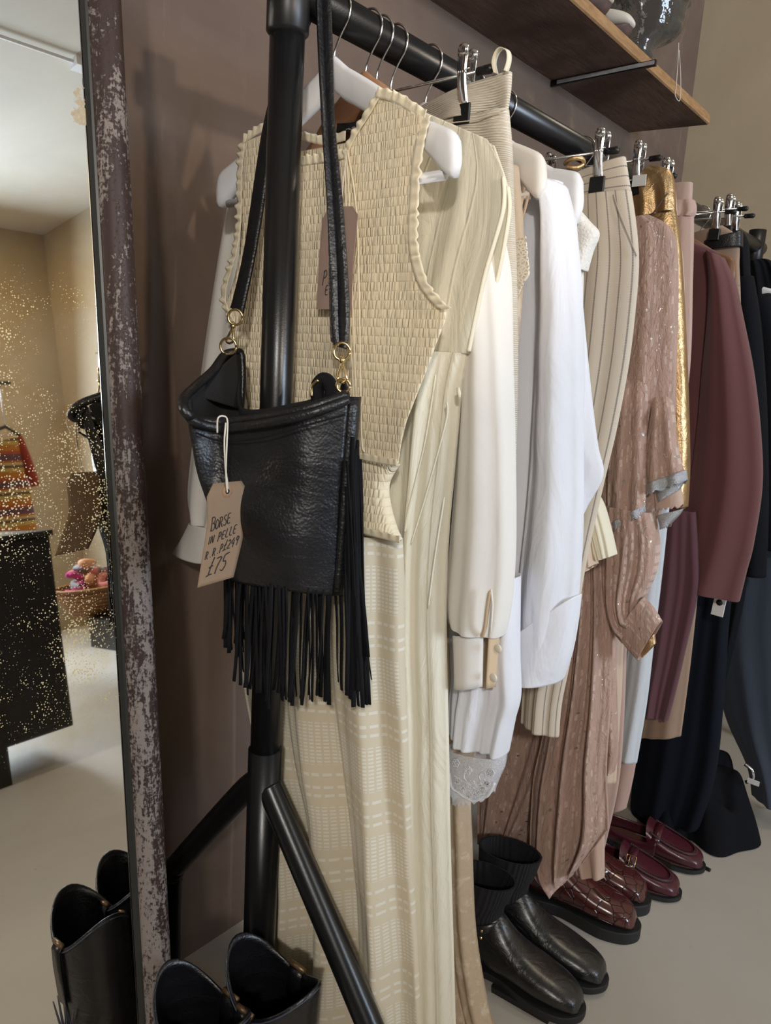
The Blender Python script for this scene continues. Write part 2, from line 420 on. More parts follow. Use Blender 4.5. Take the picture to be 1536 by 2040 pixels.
def pinstripe(vert=True):
    n = N('cream_pinstripe' if vert else 'cream_pinstripe_band'); u = n.sep(n.uv)
    c = u[0] if vert else u[1]
    l = n.ramp(n.math('ABSOLUTE', n.math('SUBTRACT', n.math('FRACT', n.math('MULTIPLY', c, 56 if vert else 78)), .5)), .42, .45)
    l = n.math('MULTIPLY', l, n.math('ADD', .55, n.math('MULTIPLY', .45, n.math('GREATER_THAN', n.math('SINE', n.math('MULTIPLY', u[1] if vert else u[0], 2600)), 0))))
    n.base(n.mix(l, (.62, .535, .43), (.20, .17, .155)), .8, 0, .1, .25); n.bump(n.noise(n.obj, 18, 4), .001); return n.m
M['pinstripe'] = pinstripe(True); M['pinband'] = pinstripe(False)
def chiffon(name, a, b, op=1.0):
    n = N(name); uv = n.mp(n.uv, (1, 1, 1))
    br = n.node('ShaderNodeTexBrick'); n.link(n.mp(n.uv, (1, 1, 1), rot=(0, 0, math.pi/2)), br.inputs['Vector']); br.inputs['Scale'].default_value = 26
    br.inputs['Color1'].default_value = (0, 0, 0, 1); br.inputs['Color2'].default_value = (1, 1, 1, 1); br.inputs['Mortar'].default_value = (.3, .3, .3, 1); br.inputs['Mortar Size'].default_value = .08
    sp = n.node('ShaderNodeSeparateColor'); n.link(br.outputs[0], sp.inputs[0]); blk = n.ramp(sp.outputs[0], .62, .66)
    c = n.mix(n.math('MULTIPLY', blk, .9), a, b)
    v = n.voro(n.uv, 34, 'F1'); seq = n.math('LESS_THAN', v, .10)
    v2 = n.voro(n.mp(n.uv, (320, 130, 1)), 1, 'F1'); gate = n.noise(n.mp(n.uv, (90, 30, 1)), 1.0, 2)
    gl = n.math('MULTIPLY', n.math('LESS_THAN', v2, .28), n.ramp(gate, .60, .66))
    c = n.mix(gl, c, (.92, .84, .76)); met = n.math('MAXIMUM', seq, gl)
    c = n.mix(seq, c, (.55, .5, .47))
    n.base(c, n.math('SUBTRACT', .75, n.math('MULTIPLY', met, .5)), n.math('MULTIPLY', met, .75), .1, .3)
    h = n.noise(n.mp(n.obj, (1, 1, .3)), 60, 5, .65, .8); n.bump(n.math('ADD', h, n.math('MULTIPLY', met, .2)), .009); n.translucent(a, .12)
    return n.m
M['chiffon'] = chiffon('pink_sequin_chiffon', (.55, .365, .295), (.70, .53, .455))
M['chiffon_lining'] = cloth_mat('peach_lining', (.62, .44, .35), wrinkle=.003, wsc=30, trans=.15)
M['silver_trim'] = plain('silver_glitter_trim', (.55, .57, .6), .3, .8, .5, 900, .002, 700)
def gold_mat():
    n = N('gold_foil_leather'); g = n.noise(n.obj, 500, 4)
    n.base(n.mix(n.noise(n.obj, 20), (.40, .245, .11), (.62, .43, .23)), n.math('ADD', .26, n.math('MULTIPLY', g, .15)), .85); b = n.bump(n.noise(n.obj, 22, 3, .5, .8), .0045); n.bump(g, .0006, 1, b); return n.m
M['gold'] = gold_mat()
M['dusty_pink'] = cloth_mat('dusty_pink_satin', (.49, .335, .28), rough=.5, wrinkle=.003, wsc=18)
M['tan_cloth'] = cloth_mat('tan_crepe', (.33, .225, .16), wrinkle=.001)
M['ice_denim'] = cloth_mat('ice_white_denim', (.60, .64, .68), wrinkle=.003, wsc=40)
M['plum'] = cloth_mat('plum_wool', (.105, .042, .052), wrinkle=.0015, wsc=9)
M['burgundy'] = cloth_mat('burgundy_wool', (.128, .049, .048), wrinkle=.0012, wsc=7, weave=.0003)
M['black_cloth'] = cloth_mat('black_wool', (.006, .0065, .009), wrinkle=.004, spec=.12)
M['navy_cloth'] = cloth_mat('navy_wool', (.007, .009, .015), wrinkle=.003, spec=.12)
M['grey_cloth'] = cloth_mat('charcoal_grey_wool', (.045, .055, .078), wrinkle=.003, spec=.2)
M['white_plastic'] = plain('white_plastic', (.8, .8, .8), .4)
M['pearl'] = plain('pearl_button', (.78, .70, .58), .25)
M['shoe_white'] = plain('cream_suede', (.66, .60, .52), .8)
M['shoe_brown'] = plain('brown_sole_leather', (.10, .06, .05), .6)
def glass_mat():
    n = N('smoked_glass'); n.base((.24, .24, .23), .03); n.b.inputs['Transmission Weight'].default_value = .85; n.b.inputs['IOR'].default_value = 1.45
    n.bump(n.noise(n.obj, 30, 3), .004); return n.m
M['glass'] = glass_mat()
M['cabinet'] = plain('black_painted_metal', (.014, .014, .015), .4, 0, .3, 8, .001, 80)
M['wicker'] = (lambda n: (n.base(n.mix(n.math('SINE', n.math('MULTIPLY', n.sep(n.obj)[2], 260)), (.16, .065, .02), (.40, .19, .06)), .6), n.bump(n.noise(n.mp(n.obj, (50, 50, 120)), 1, 3), .01), n.m)[2])(N('wicker'))
def fairisle():
    n = N('striped_knit'); z = n.sep(n.obj)[2]
    r = n.node('ShaderNodeValToRGB'); n.link(n.math('FRACT', n.math('MULTIPLY', z, 6.5)), r.inputs[0]); e = r.color_ramp; e.interpolation = 'CONSTANT'
    e.elements[0].color = (.55, .20, .03, 1); e.elements[1].position = .22; e.elements[1].color = (.60, .42, .12, 1)
    for p, c in ((.36, (.14, .08, .06)), (.46, (.62, .46, .2)), (.56, (.50, .13, .03)), (.64, (.16, .075, .10)), (.88, (.48, .10, .04))):
        q = e.elements.new(p); q.color = c+(1,)
    n.base(r.outputs[0], .9); n.bump(n.noise(n.obj, 120, 3), .004); return n.m
M['fairisle'] = fairisle()
M['red_knit'] = cloth_mat('red_knit', (.36, .05, .03))
SC = [cloth_mat('scarf_%s' % a, c) for a, c in (('crimson', (.25, .02, .03)), ('pink', (.62, .22, .2)), ('peach', (.68, .36, .22)), ('magenta', (.42, .03, .18)), ('grey', (.25, .26, .28)), ('mustard', (.5, .28, .06)), ('black', (.02, .02, .02)))]

# ------------------------------------------------------------------ the room
def structure(name, lo, hi, mat):
    b = MB(); b.box(lo, hi); return tag(b.build(name, mat, None, smooth=False), kind='structure')
XL, YB = -1.35, -3.95
structure('floor', (XL-.1, YB-.1, -.1), (FARX+.1, WALL_Y+.1, 0), M['floor'])
structure('ceiling', (XL-.1, YB-.1, CEIL), (FARX+.1, WALL_Y+.1, CEIL+.1), M['ceiling'])
structure('wall_back', (XL-.1, WALL_Y, 0), (FARX+.1, WALL_Y+.1, CEIL), M['plaster'])
structure('wall_right', (FARX, YB-.1, 0), (FARX+.1, WALL_Y, CEIL), M['far_wall'])
structure('wall_front', (.9, YB-.1, 0), (FARX, YB, CEIL), M['far_wall'])
M['dark_wall'] = paintwall('dark_brown_wall', (.10, .075, .06), (.14, .11, .09))
structure('wall_left', (XL-.1, -2.0, 0), (XL, WALL_Y, CEIL), M['dark_wall'])
structure('wall_shopfront', (XL, -2.0, 0), (.9, -1.9, CEIL), M['dark_wall'])
structure('wall_return', (.8, YB, 0), (.9, -2.0, CEIL), M['dark_wall'])

def added_window_frame(name, c, w, h, axis):
    b = MB(); f = .05
    def bar(u0, z0, u1, z1):
        if axis == 'y': b.box((c[0]+u0, c[1], c[2]+z0), (c[0]+u1, c[1]+.03, c[2]+z1))
        else: b.box((c[0], c[1]+u0, c[2]+z0), (c[0]+.03, c[1]+u1, c[2]+z1))
    bar(-w/2-f, -h/2-f, -w/2, h/2+f); bar(w/2, -h/2-f, w/2+f, h/2+f); bar(-w/2, h/2, w/2, h/2+f); bar(-w/2, -h/2-f, w/2, -h/2)
    tag(b.build(name, M['white_plastic'], None, smooth=False), kind='structure')
added_window_frame('added_window_frame_1', (1.50, YB, 1.65), 1.0, 1.7, 'y'); added_window_frame('added_window_frame_2', (XL, -.75, 1.65), 1.1, 1.4, 'x')  # unseen frames added around the two area lights; the walls behind stay solid

# ------------------------------------------------------------------ leaning mirror
def build_mirror():
    ob, ot = on_mirror(352, 1990, .028), on_mirror(250, 0, .028)
    up = (ot-ob).normalized()
    nrm = Vector((_n[0], _n[1], _n[2]))
    left = Vector((-1, 0, 0)); left = (left-up*left.dot(up)).normalized(); left = (left-nrm*left.dot(nrm)).normalized()
    k = -ob.z/up.z; B0 = ob+up*k            # bottom right outer corner on the floor
    B0 += nrm*.028                         # glass plane
    Hh = (1.86)/up.z; Wd = .72; fw = .040; lip = .006
    t = thing('standing_mirror', 'tall leaning mirror in a worn paint-chipped dark wooden frame', 'mirror', (B0+left*.35))
    def P(a, h, o): return B0+left*a+up*h-nrm*o      # a: left of outer edge, h: up, o: toward the viewer
    def bar(a0, h0, a1, h1, inward):   # rounded moulding swept from p0 to p1; inward = unit (da,dh)
        prof = [(0, -.012), (0, .012), (.004, .022), (.012, .028), (.022, .029), (.032, .024), (.038, .014), (.040, .004)]
        P0 = [P(a0+inward[0]*x, h0+inward[1]*x, o) for x, o in prof]; P1 = [P(a1+inward[0]*x, h1+inward[1]*x, o) for x, o in prof]
        n = 90
        return [[P0[j].lerp(P1[j], i/n) for j in range(len(prof))] for i in range(n+1)]
    for nm, g in (('right', bar(0, 0, 0, Hh, (1, 0))), ('left', bar(Wd, 0, Wd, Hh, (-1, 0))), ('top', bar(0, Hh, Wd, Hh, (0, -1))), ('bottom', bar(0, 0, Wd, 0, (0, 1)))):
        b = MB(); b.grid(g); b.build('frame_bar', M['frame'], t, solid=.003)
    b = MB()
    for a0, h0, a1, h1, dx, dh in ((.040, .04, .040, Hh-.04, lip, 0), (Wd-.04, .04, Wd-.04, Hh-.04, -lip, 0), (.04, .04, Wd-.04, .04, 0, lip), (.04, Hh-.04, Wd-.04, Hh-.04, 0, -lip)):
        b.grid([[P(a0, h0, .010), P(a0+dx*.5, h0+dh*.5, .008), P(a0+dx, h0+dh, .001)], [P(a1, h1, .010), P(a1+dx*.5, h1+dh*.5, .008), P(a1+dx, h1+dh, .001)]])
    b.build('inner_lip', M['frame_lip'], t, smooth=False)
    b = MB(); b.grid([[P(.036, .036, 0), P(Wd-.036, .036, 0)], [P(.036, Hh-.036, 0), P(Wd-.036, Hh-.036, 0)]])
    b.build('mirror_glass', M['mirror'], t, smooth=False)
    b = MB()
    lo = [P(.002, .002, -.012), P(Wd-.002, .002, -.012), P(Wd-.002, Hh-.002, -.012), P(.002, Hh-.002, -.012)]
    fr = [P(.002, .002, -.003), P(Wd-.002, .002, -.003), P(Wd-.002, Hh-.002, -.003), P(.002, Hh-.002, -.003)]
    b.add(lo+fr, [(0, 3, 2, 1), (4, 5, 6, 7), (0, 1, 5, 4), (1, 2, 6, 5), (2, 3, 7, 6), (3, 0, 4, 7)])
    b.build('backboard', M['frame_side'], t, smooth=False)
build_mirror()

# ------------------------------------------------------------------ clothes rack
def build_rack():
    t = thing('clothes_rack', 'black steel tube clothes rack holding the whole row of garments', 'clothes rack', (.677, RAIL_Y, 0))
    b = MB(); b.tube([(.64, RAIL_Y, RAIL_Z), (2.75, RAIL_Y, RAIL_Z)], .0225, 28); b.build('rail', M['black_steel'], t)
    for X in (.677, 2.70):
        y = RAIL_Y
        b = MB(); b.tube([(X, y, .60), (X, y, RAIL_Z)], .0215, 28); p = b.build('post', M['black_steel'], t)
        b = MB(); b.tube([(X, y, RAIL_Z-.055), (X, y, RAIL_Z-.05), (X, y, RAIL_Z+.05)], [.0215, .026, .026], 24); b.build('joint_collar', M['black_plastic'], t)
        b = MB(); b.tube([(X, y, 0), (X, y, .655)], .0245, 24); b.build('lower_sleeve', M['black_steel'], t)
        for pts in (((X, y+.01, .60), (X, y+.05, .56), (X, y+.205, .365), (X, y+.225, .335), (X, y+.232, .29), (X, y+.234, 0)),
                    ((X, y-.01, .60), (X, y-.035, .57), (X, y-.215, .355), (X, y-.235, .325), (X, y-.243, .28), (X, y-.245, 0))):
            b = MB(); b.tube(bez(pts, 5), .0185, 18); b.build('leg', M['black_steel'], t)
build_rack()

# ------------------------------------------------------------------ shelf with bracket
def build_shelf():
    zb, zt = CAMZ+.757, CAMZ+.787
    t = thing('wall_shelf', 'rough timber plank shelf fixed to the wall above the rack', 'shelf', (1.6, WALL_Y, zb))
    b = MB()
    b.add([(.55, WALL_Y, zb), (2.44, WALL_Y, zb), (2.475, .888, zb), (.55, .860, zb), (.55, WALL_Y, zt), (2.44, WALL_Y, zt), (2.475, .888, zt), (.55, .860, zt)],
          [(0, 3, 2, 1), (4, 5, 6, 7), (0, 1, 5, 4), (1, 2, 6, 5), (3, 0, 4, 7)])
    b.build('plank', M['shelf'], t, smooth=False)
    b = MB(); b.add([(.55, .860, zb), (2.475, .888, zb), (2.475, .884, zb+.003), (.55, .856, zb+.003), (.55, .860, zt), (2.475, .888, zt), (2.475, .884, zt-.003), (.55, .856, zt-.003)],
                    [(0, 1, 2, 3), (3, 2, 6, 7), (7, 6, 5, 4), (0, 3, 7, 4), (1, 5, 6, 2)])
    b.build('front_edge', M['shelf_edge'], t, smooth=False)
    for X in (1.925, .95):
        b = MB(); b.box((X-.004, .835, zb-.016), (X+.004, WALL_Y-.003, zb-.002)); b.build('bracket', M['black_steel'], t, smooth=False)
        b = MB(); b.box((X-.0048, .838, zb-.013), (X-.004, WALL_Y-.02, zb-.004)); b.build('bracket_worn_edge', plain('worn_grey_paint', (.36, .36, .38), .6, 0, .5, 60), t, smooth=False)
build_shelf()

# ------------------------------------------------------------------ hangers
def build_hanger(name, label, X, mat, top=1.575, half=.222, drop=.105, bar=True, cy=RAIL_Y, sweep=-.012, hookside=1, group='hangers on the rail', hh=.026, lin=.18):
    t = thing(name, label, 'hanger', (X, cy, top-drop), group)
    b = MB(); rings = []
    n = 40
    for i in range(-n, n+1):
        u = i/n; a = abs(u); y = cy+u*half
        zc = top-.020-drop*(lin*a+(1-lin)*a**1.7)*.86
        h = hh*(1-.25*a) if a < .75 else hh*(.81+.55*(a-.75)/.25)
        tip = max(0, (a-.93)/.07); h *= math.sqrt(max(.03, 1-tip*tip*.97))
        th = .0075+.004*a; th *= math.sqrt(max(.1, 1-tip*tip*.9))
        xo = X+sweep*a*a
        if a < .12: zc += .006*(1-a/.12)
        ring = []
        for k in range(12):
            an = 2*math.pi*k/12; c, s_ = math.cos(an), math.sin(an)
            ring.append(Vector((xo+math.copysign(abs(c)**.6, c)*th, y, zc+math.copysign(abs(s_)**.6, s_)*h)))
        rings.append(ring)
    b.grid(rings, closeu=True); b.f.append(tuple(range(11, -1, -1))); m = len(b.v); b.f.append(tuple(range(m-12, m)))
    b.build('hanger_body', mat, t)
    if bar:
        b = MB(); z = top-.020-drop*.86-.012; b.tube([(X+sweep*.8, cy-half*.9, z), (X+sweep*.4, cy, z-.002), (X+sweep*.8, cy+half*.9, z)], .0062, 12); b.build('trouser_bar', mat, t)
    hook(t, X, top, cy)
    return t
def hook(t, X, top, cy=RAIL_Y, r=.0015):
    R = .0255; pts = []
    for k in range(0, 17):
        a = math.radians(215-k*15); pts.append(Vector((X, RAIL_Y-math.cos(math.pi-a)*0+math.cos(a)*-1*R*-1*-1, RAIL_Z+math.sin(a)*R+.001)))
    # from behind the rail, over the top, to the camera side, then back in to the shaft
    pts = [Vector((X, RAIL_Y+R*math.cos(math.radians(a)), RAIL_Z+R*math.sin(math.radians(a))+.0005)) for a in range(-25, 216, 15)]
    pts += [Vector((X, cy-.010, RAIL_Z-.028)), Vector((X, cy-.003, RAIL_Z-.040)), Vector((X, cy, RAIL_Z-.050)), Vector((X, cy, top-.022))]
    b = MB(); b.tube(bez(pts, 3), r, 8); b.build('hook', M['chrome'], t)
def clip(t, X, y, z, rubber=True, tilt=0):
    """a spring trouser clip on the hanger rod, jaws down"""
    c = MB()
    for sgn in (-1, 1):
        g = []
        for i in range(9):
            f = i/8; zz = z+.026-f*.068; xo = sgn*(.0095-.0085*min(1, f*1.1) + .004*math.sin(f*3.1)); w = .0085-.0015*math.sin(f*3.1)
            g.append([Vector((X+xo, y-w, zz)), Vector((X+xo+sgn*.002, y-w*.5, zz)), Vector((X+xo+sgn*.002, y+w*.5, zz)), Vector((X+xo, y+w, zz))])
        c.grid(g)
        c.lathe([(.0001, -.004), (.006, -.003), (.0082, 0), (.006, .003), (.0001, .004)], (X+sgn*.0105, y, z+.026), 14, 'x')
    p = c.build('clip', M['chrome'], t, solid=.001)
    b = MB()
    for sgn in (-1, 1): b.box((X+sgn*.0008, y-.0125, z-.062) if sgn > 0 else (X-.0055, y-.0125, z-.062), (X+.0055, y+.0125, z-.036) if sgn > 0 else (X-.0008, y+.0125, z-.036))
    b.build('rubber_jaw', M['black_plastic'], p, smooth=False, bevel=.0015)
    b = MB()
    for q in range(4): b.tube(bez([(X-.002, y-.006+.0035*q, z+.006), (X-.012, y-.006+.0035*q, z), (X-.002, y-.006+.0035*q, z-.008)], 4), .0011, 6)
    b.build('spring', M['chrome'], p)
def build_clip_hanger(label, X, z, y0, y1, clips, group='clip hangers on the rail', skew=0):
    t = thing('clip_hanger', label, 'hanger', (X, RAIL_Y, z), group)
    b = MB(); b.tube([(X-skew, y0, z), (X+skew, y1, z)], .0022, 10); b.build('rod', M['chrome'], t)
    b = MB()
    for y, sg in ((y0, -1), (y1, 1)):
        b = MB(); b.tube([(X+skew*sg, y-.012, z), (X+skew*sg, y-.009, z), (X+skew*sg, y+.011, z)], [.0035, .0058, .0052], 12); b.build('end_cap', M['black_plastic'], t)
    for y in clips: clip(t, X+skew*(2*(y-y0)/(y1-y0)-1), y, z)
    hook(t, X, z+.022)
    return t

# ------------------------------------------------------------------ cloth helper
def rowpts(row, X):
    if isinstance(row[0], Vector): return row[0], row[1], None
    r = list(row); X0 = X; th = None
    if isinstance(r[-1], dict):
        o = r.pop(); X0 = o.get('X', X); th = o.get('th')
    if len(r) == 3:
        R = onX(r[1], r[2], X0); L = onXZ(r[0], X0, R.z)
    else:
        L = onX(r[0], r[1], X0); R = onX(r[2], r[3], X0)
    return L, R, th
def crv(vals, nv):
    n = len(vals)-1; out = []
    for i in range(nv+1):
        t = i/nv*n; k = min(int(t), n-1); f = t-k
        p0 = vals[max(0, k-1)]; p1 = vals[k]; p2 = vals[k+1]; p3 = vals[min(n, k+2)]
        out.append(.5*((2*p1)+(p2-p0)*f+(2*p0-5*p1+4*p2-p3)*f*f+(3*p1-p0-3*p2+p3)*f*f*f))
    return out
def cloth(name, rows, X, mat, parent, th=.018, folds=(), nu=60, nv=70, wob=.0, seed=0, grow=(0.15, 1.0), solid=.0012, sheet=False, sq=.65, hem=None, vs=1.0, label=None, lin=False, srange=(0, 1), mb=None):
    Ls, Rs, Ts = [], [], []
    for r in rows:
        L, R, t_ = rowpts(r, X); Ls.append(L); Rs.append(R); Ts.append(t_ if t_ is not None else th)
    Ls, Rs, Ts = crv(Ls, nv), crv(Rs, nv), crv(Ts, nv)
    P, UV = [], []
    wref = max((a-b).length for a, b in zip(Ls, Rs)); vl = 0
    for i in range(nv+1):
        v = i/nv; L, R, t_ = Ls[i], Rs[i], Ts[i]
        if i: vl += ((L-Ls[i-1]).length+(R-Rs[i-1]).length)*.5
        g = grow[0]+(grow[1]-grow[0])*v
        ring, uvr = [], []
        N_ = nu+1 if sheet else 2*nu
        for j in range(N_):
            if sheet: s = srange[0]+(srange[1]-srange[0])*j/nu; face = -1; env = 1.0; sl = j/nu
            else:
                a = math.pi*j/nu; s = (1-math.cos(a))/2; sl = s
                sn = math.sin(a); face = -math.copysign(abs(sn)**sq, sn); env = min(1, abs(sn)*1.6)
            p = L.lerp(R, sl)
            fd = 0
            for (k, amp, ph) in folds:
                w = math.sin(2*math.pi*k*s+ph+.55*math.sin(2.3*v+ph*1.7)+.25*math.sin(7*v+ph))
                fd += amp*g*w
            if wob:
                q = Vector((p.y*7+seed, p.z*5, seed*1.7+(0 if face < 0 else 5)))
                fd += wob*noise.noise(q)*1.5 + wob*.5*noise.noise(q*2.7)
            x = p.x + (0 if sheet else face*t_) + fd*env*(1 if face < 0 else -.6)
            z = p.z
            if hem and v > .9: z += hem(s)*((v-.9)/.1)
            ring.append(Vector((x, p.y+(0.25*fd if not sheet else 0)*env*math.cos(6*s), z)))
            uvr.append(((s if j <= nu else 2-s)*wref, vl*vs))
        P.append(ring); UV.append(uvr)
    b = mb or MB(); 
    if not sheet:
        for r, u in zip(P, UV): r.append(r[0].copy()); u.append((2*wref, u[0][1]))
    b.grid(P, UV)
    if mb is not None: return P
    o = b.build(name, mat, parent, solid=solid, label=label); return o
def ruffle(path, mat, parent, w=.012, freq=150, amp=.0032, name='ruffle_trim', side=None, b=None):
    """frill standing along a path of 3-D points"""
    pts = bez(path, 50); own = b is None; b = b or MB(); L = 0; g = []
    for i, p in enumerate(pts):
        t = (pts[min(i+1, len(pts)-1)]-pts[max(i-1, 0)]).normalized()
        out = side if side else Vector((0, t.z, -t.y))
        if i: L += (p-pts[i-1]).length
        wv = math.sin(L*freq*2*math.pi*.5+math.sin(L*47)*1.5+2*noise.noise(p*60))*(.6+.8*noise.noise(p*90)); row = []
        for k in range(5):
            f = k/4
            row.append(p+out*(w*(f-.25))+Vector((-.002-amp*wv*f, 0, 0))+out*(.0016*wv*f*math.sin(L*90)))
        g.append(row)
    b.grid(g)
    return b.build(name, mat, parent, solid=.001) if own else None

# ------------------------------------------------------------------ smocked maxi dress (front of the row)
XA = .752
build_hanger('clothes_hanger', 'white painted wooden hanger at the near end, holding the smocked yellow dress', XA+.006, M['white_wood'], top=1.597, drop=.150, hh=.021, sweep=-.012, lin=.8)
def build_smocked_dress():
    c = onX(680, 1200, XA)
    t = thing('smocked_maxi_dress', 'pale yellow sleeveless maxi dress with smocked bodice and ruffled edges', 'dress', (XA, c.y, .03))
    b = MB(); K = dict(sheet=True, wob=.004, seed=3, nu=50, nv=40)
    F = XA-.022
    # wUV scale: bodice main panel
    main = [(485, 832, 288), (482, 826, 345), (480, 822, 440), (463, 834, 555), (452, 884, 614), (468, 864, 690), (486, 828, 790), (498, 803, 860), (505, 792, 925)]
    def strip(rows, X, s0, s1, nv=18, vs=1):
        return cloth('x', rows, X, None, None, mb=b, srange=(s0, s1), sheet=True, wob=.004, seed=3, nu=24, nv=nv)
    def strip_uv_fix(n0):
        for i in range(n0, len(b.uv)): b.uv[i] = (b.v[i].y, -b.v[i].z)
    n0 = len(b.v)
    cloth('x', main, F, None, None, mb=b, sheet=True, wob=.004, seed=3, nu=60, nv=70)
    TL, TR, _ = rowpts(main[0], F)
    strip([(752, 190, 846, 234), (733, 232, 836, 268), (713, 265, 835, 272), (TL.lerp(TR, .6), TR)], F, .6, 1)
    strip([(487, 283, 560, 258), (486, 308, 582, 288), (485, 330, 592, 312), (TL, TL.lerp(TR, .4))], F, 0, .4)
    strip_uv_fix(n0); b.weld()
    b.build('smocked_bodice', M['smock'], t, solid=.0015)
    b = MB(); n0 = 0   # back panel of the bodice
    cloth('x', [(490, 812, 262), (483, 822, 330), (480, 820, 440), (470, 834, 555), (462, 872, 614), (470, 856, 690), (490, 822, 790), (505, 790, 925)], XA+.022, None, None, mb=b, sheet=True, nu=50, nv=50)
    for i in range(len(b.v)): b.uv[i] = (b.v[i].y, -b.v[i].z)
    b.build('back_panel', M['smock'], t, solid=.0015)
    b = MB(); n0 = 0
    P = cloth('x', [(505, 792, 925), (508, 772, 960), (508, 772, 1000), (505, 785, 1050), (503, 797, 1076)], XA, None, None, th=.024, mb=b, nu=60, nv=24)
    for i in range(len(b.v)): b.uv[i] = (b.v[i].y, -b.v[i].z)
    b.build('waistband', M['smock'], t, solid=.0015)
    cloth('skirt', [(503, 797, 1076), (496, 800, 1160), (488, 801, 1320), (486, 808, 1480), (505, 814, 1620), (530, 820, 1740), (545, 829, 1900), (540, 836, 2060), (530, 842, 2200), (525, 846, 2330)], XA+.010, M['dobby'], t,
          th=.030, folds=((3.2, .026, .3), (6.5, .009, 1.1), (11, .003, 2)), nu=150, nv=160, wob=.003, grow=(.25, 1.0), seed=1)
    V = lambda px, py, x=F: onX(px, py, x)
    ruffle([V(690, 311), V(712, 266), V(740, 222), V(757, 190)], M['cream_cloth'], t, side=Vector((0, .6, .5)))
    ruffle([V(600, 327), V(640, 321), V(665, 316), V(690, 311)], M['cream_cloth'], t, side=Vector((0, 0, 1)))
    ruffle([V(485, 285), V(520, 262), V(560, 256), V(580, 292), V(600, 327)], M['cream_cloth'], t, side=Vector((0, -.2, 1)))
    ruffle([V(752, 190), V(790, 200), V(825, 222), V(848, 236)], M['cream_cloth'], t, side=Vector((0, -.3, .9)))
    ruffle([V(846, 236), V(834, 285), V(826, 340), V(820, 440), V(822, 500), V(838, 560), V(866, 600), V(886, 617)], M['cream_cloth'], t, side=Vector((0, -1, .15)), w=.014)
    ruffle([V(487, 285), V(482, 350), V(480, 440), V(472, 500), V(455, 560), V(450, 600), V(466, 640)], M['cream_cloth'], t, side=Vector((0, 1, .1)))
    ruffle([V(585, 272, XA+.02), V(620, 280, XA+.02), V(650, 285, XA+.02), V(690, 276, XA+.02)], M['cream_cloth'], t, side=Vector((0, 0, 1)))
    ruffle([V(640, 880, F-.004), V(700, 906, F-.004), V(750, 918, F-.004), V(792, 925, F-.004)], M['cream_cloth'], t, side=Vector((0, 0, 1)), w=.009, amp=.002)
    ruffle([V(700, 1052, F-.004), V(750, 1066, F-.004), V(798, 1078, F-.004)], M['cream_cloth'], t, side=Vector((0, 0, 1)), w=.009, amp=.002)
    for dx in (0, 7, 20):
        b = MB(); b.tube(bez([V(688+dx*.2, 300, F-.006), V(690+dx, 420, F-.010), V(696+dx, 620, F-.012), V(708+dx*.6, 860, F-.010), V(705+dx, 900, F-.01)], 8), .0011, 6); b.build('neck_tie', M['cream_cloth'], t)
    return t
build_smocked_dress()

# ------------------------------------------------------------------ ivory pin-tucked dress
XB = .815
build_hanger('clothes_hanger', 'tan wooden hanger with a pale hook just behind the white hanger', .819, M['tan_wood'], top=1.592, drop=.125, bar=False, half=.13, sweep=.004)
build_hanger('clothes_hanger', 'darker brown wooden hanger behind the tan one, its shoulder just showing', .842, M['brown_wood'], top=1.585, drop=.14, bar=False, half=.13)
def build_pintuck():
    t = thing('ivory_dress', 'ivory sleeveless pin-tucked dress with an open armhole, behind the smocked dress', 'dress', (XB, .7, .05))
    cloth('front_panel', [(830, 216, 968, 276), (760, 300, 1003, 352), (715, 400, 1002, 420), (700, 500, 968, 540), (690, 600, 946, 640), (680, 690, 931, 705)], XB-.012, M['pintuck'], t, sheet=True, folds=((2.2, .005, 0), (5, .003, 1)), wob=.004, nu=60, nv=60)
    cloth('back_bodice', [(830, 216, 985, 290), (760, 300, 1012, 372), (715, 400, 1014, 430), (700, 520, 990, 560), (690, 610, 962, 650), (680, 690, 938, 708)], XB+.016, M['pintuck'], t, sheet=True, nu=40, nv=40)
    cloth('skirt', [(680, 934, 704), (660, 918, 780), (640, 912, 850), (630, 903, 950), (620, 893, 1060), (612, 887, 1200), (600, 890, 1400), (596, 896, 1700), (592, 906, 2040), (590, 912, 2330)], XB, M['pintuck'], t,
          th=.022, folds=((3, .010, 1.2), (7, .006, .2), (13, .003, 1)), nu=110, nv=130, wob=.004, seed=9, grow=(.5, 1))
    V = lambda px, py, x: onX(px, py, x)
    for nm, pts, x in (('armhole_binding', [(1003, 352), (1002, 420), (968, 540), (946, 640), (934, 700)], XB-.013), ('armhole_binding', [(1012, 372), (1014, 430), (990, 560), (962, 650), (938, 706)], XB+.016)):
        b = MB(); b.tube(bez([V(p[0], p[1], x) for p in pts], 8), .004, 8, flat=.5); b.build(nm, M['ivory'], t)
    b = MB(); b.tube([V(913, 772, XB-.03), V(914, 782, XB-.03), V(915, 792, XB-.03)], [.002, .003, .002], 8); b.build('zip_pull', M['ivory'], t)
    for pts in ([(868, 745), (855, 830), (842, 900), (815, 1010), (806, 1060)], [(890, 800), (888, 840), (850, 980), (818, 1085)], [(885, 990), (866, 1110), (853, 1210)]):
        b = MB(); b.tube(bez([V(p[0], p[1], XB-.033) for p in pts], 8), [.0005]+[.0014]*(8*(len(pts)-1)-1)+[.0005], 8); b.build('pleat_edge', M['ivory'], t)
    # black neck label that shows in the neckline
    L0, L1, L2, L3 = V(672, 246, XB-.010), V(724, 240, XB-.010), V(718, 263, XB-.010), V(670, 264, XB-.010)
    b = MB(); b.grid([[L0, L0.lerp(L1, .5)+Vector((0, 0, -.001)), L1], [L3, L3.lerp(L2, .5), L2]]); lb = b.build('neck_label', M['label_black'], t, solid=.0008)
    return t, (L0, L1, L2, L3), lb
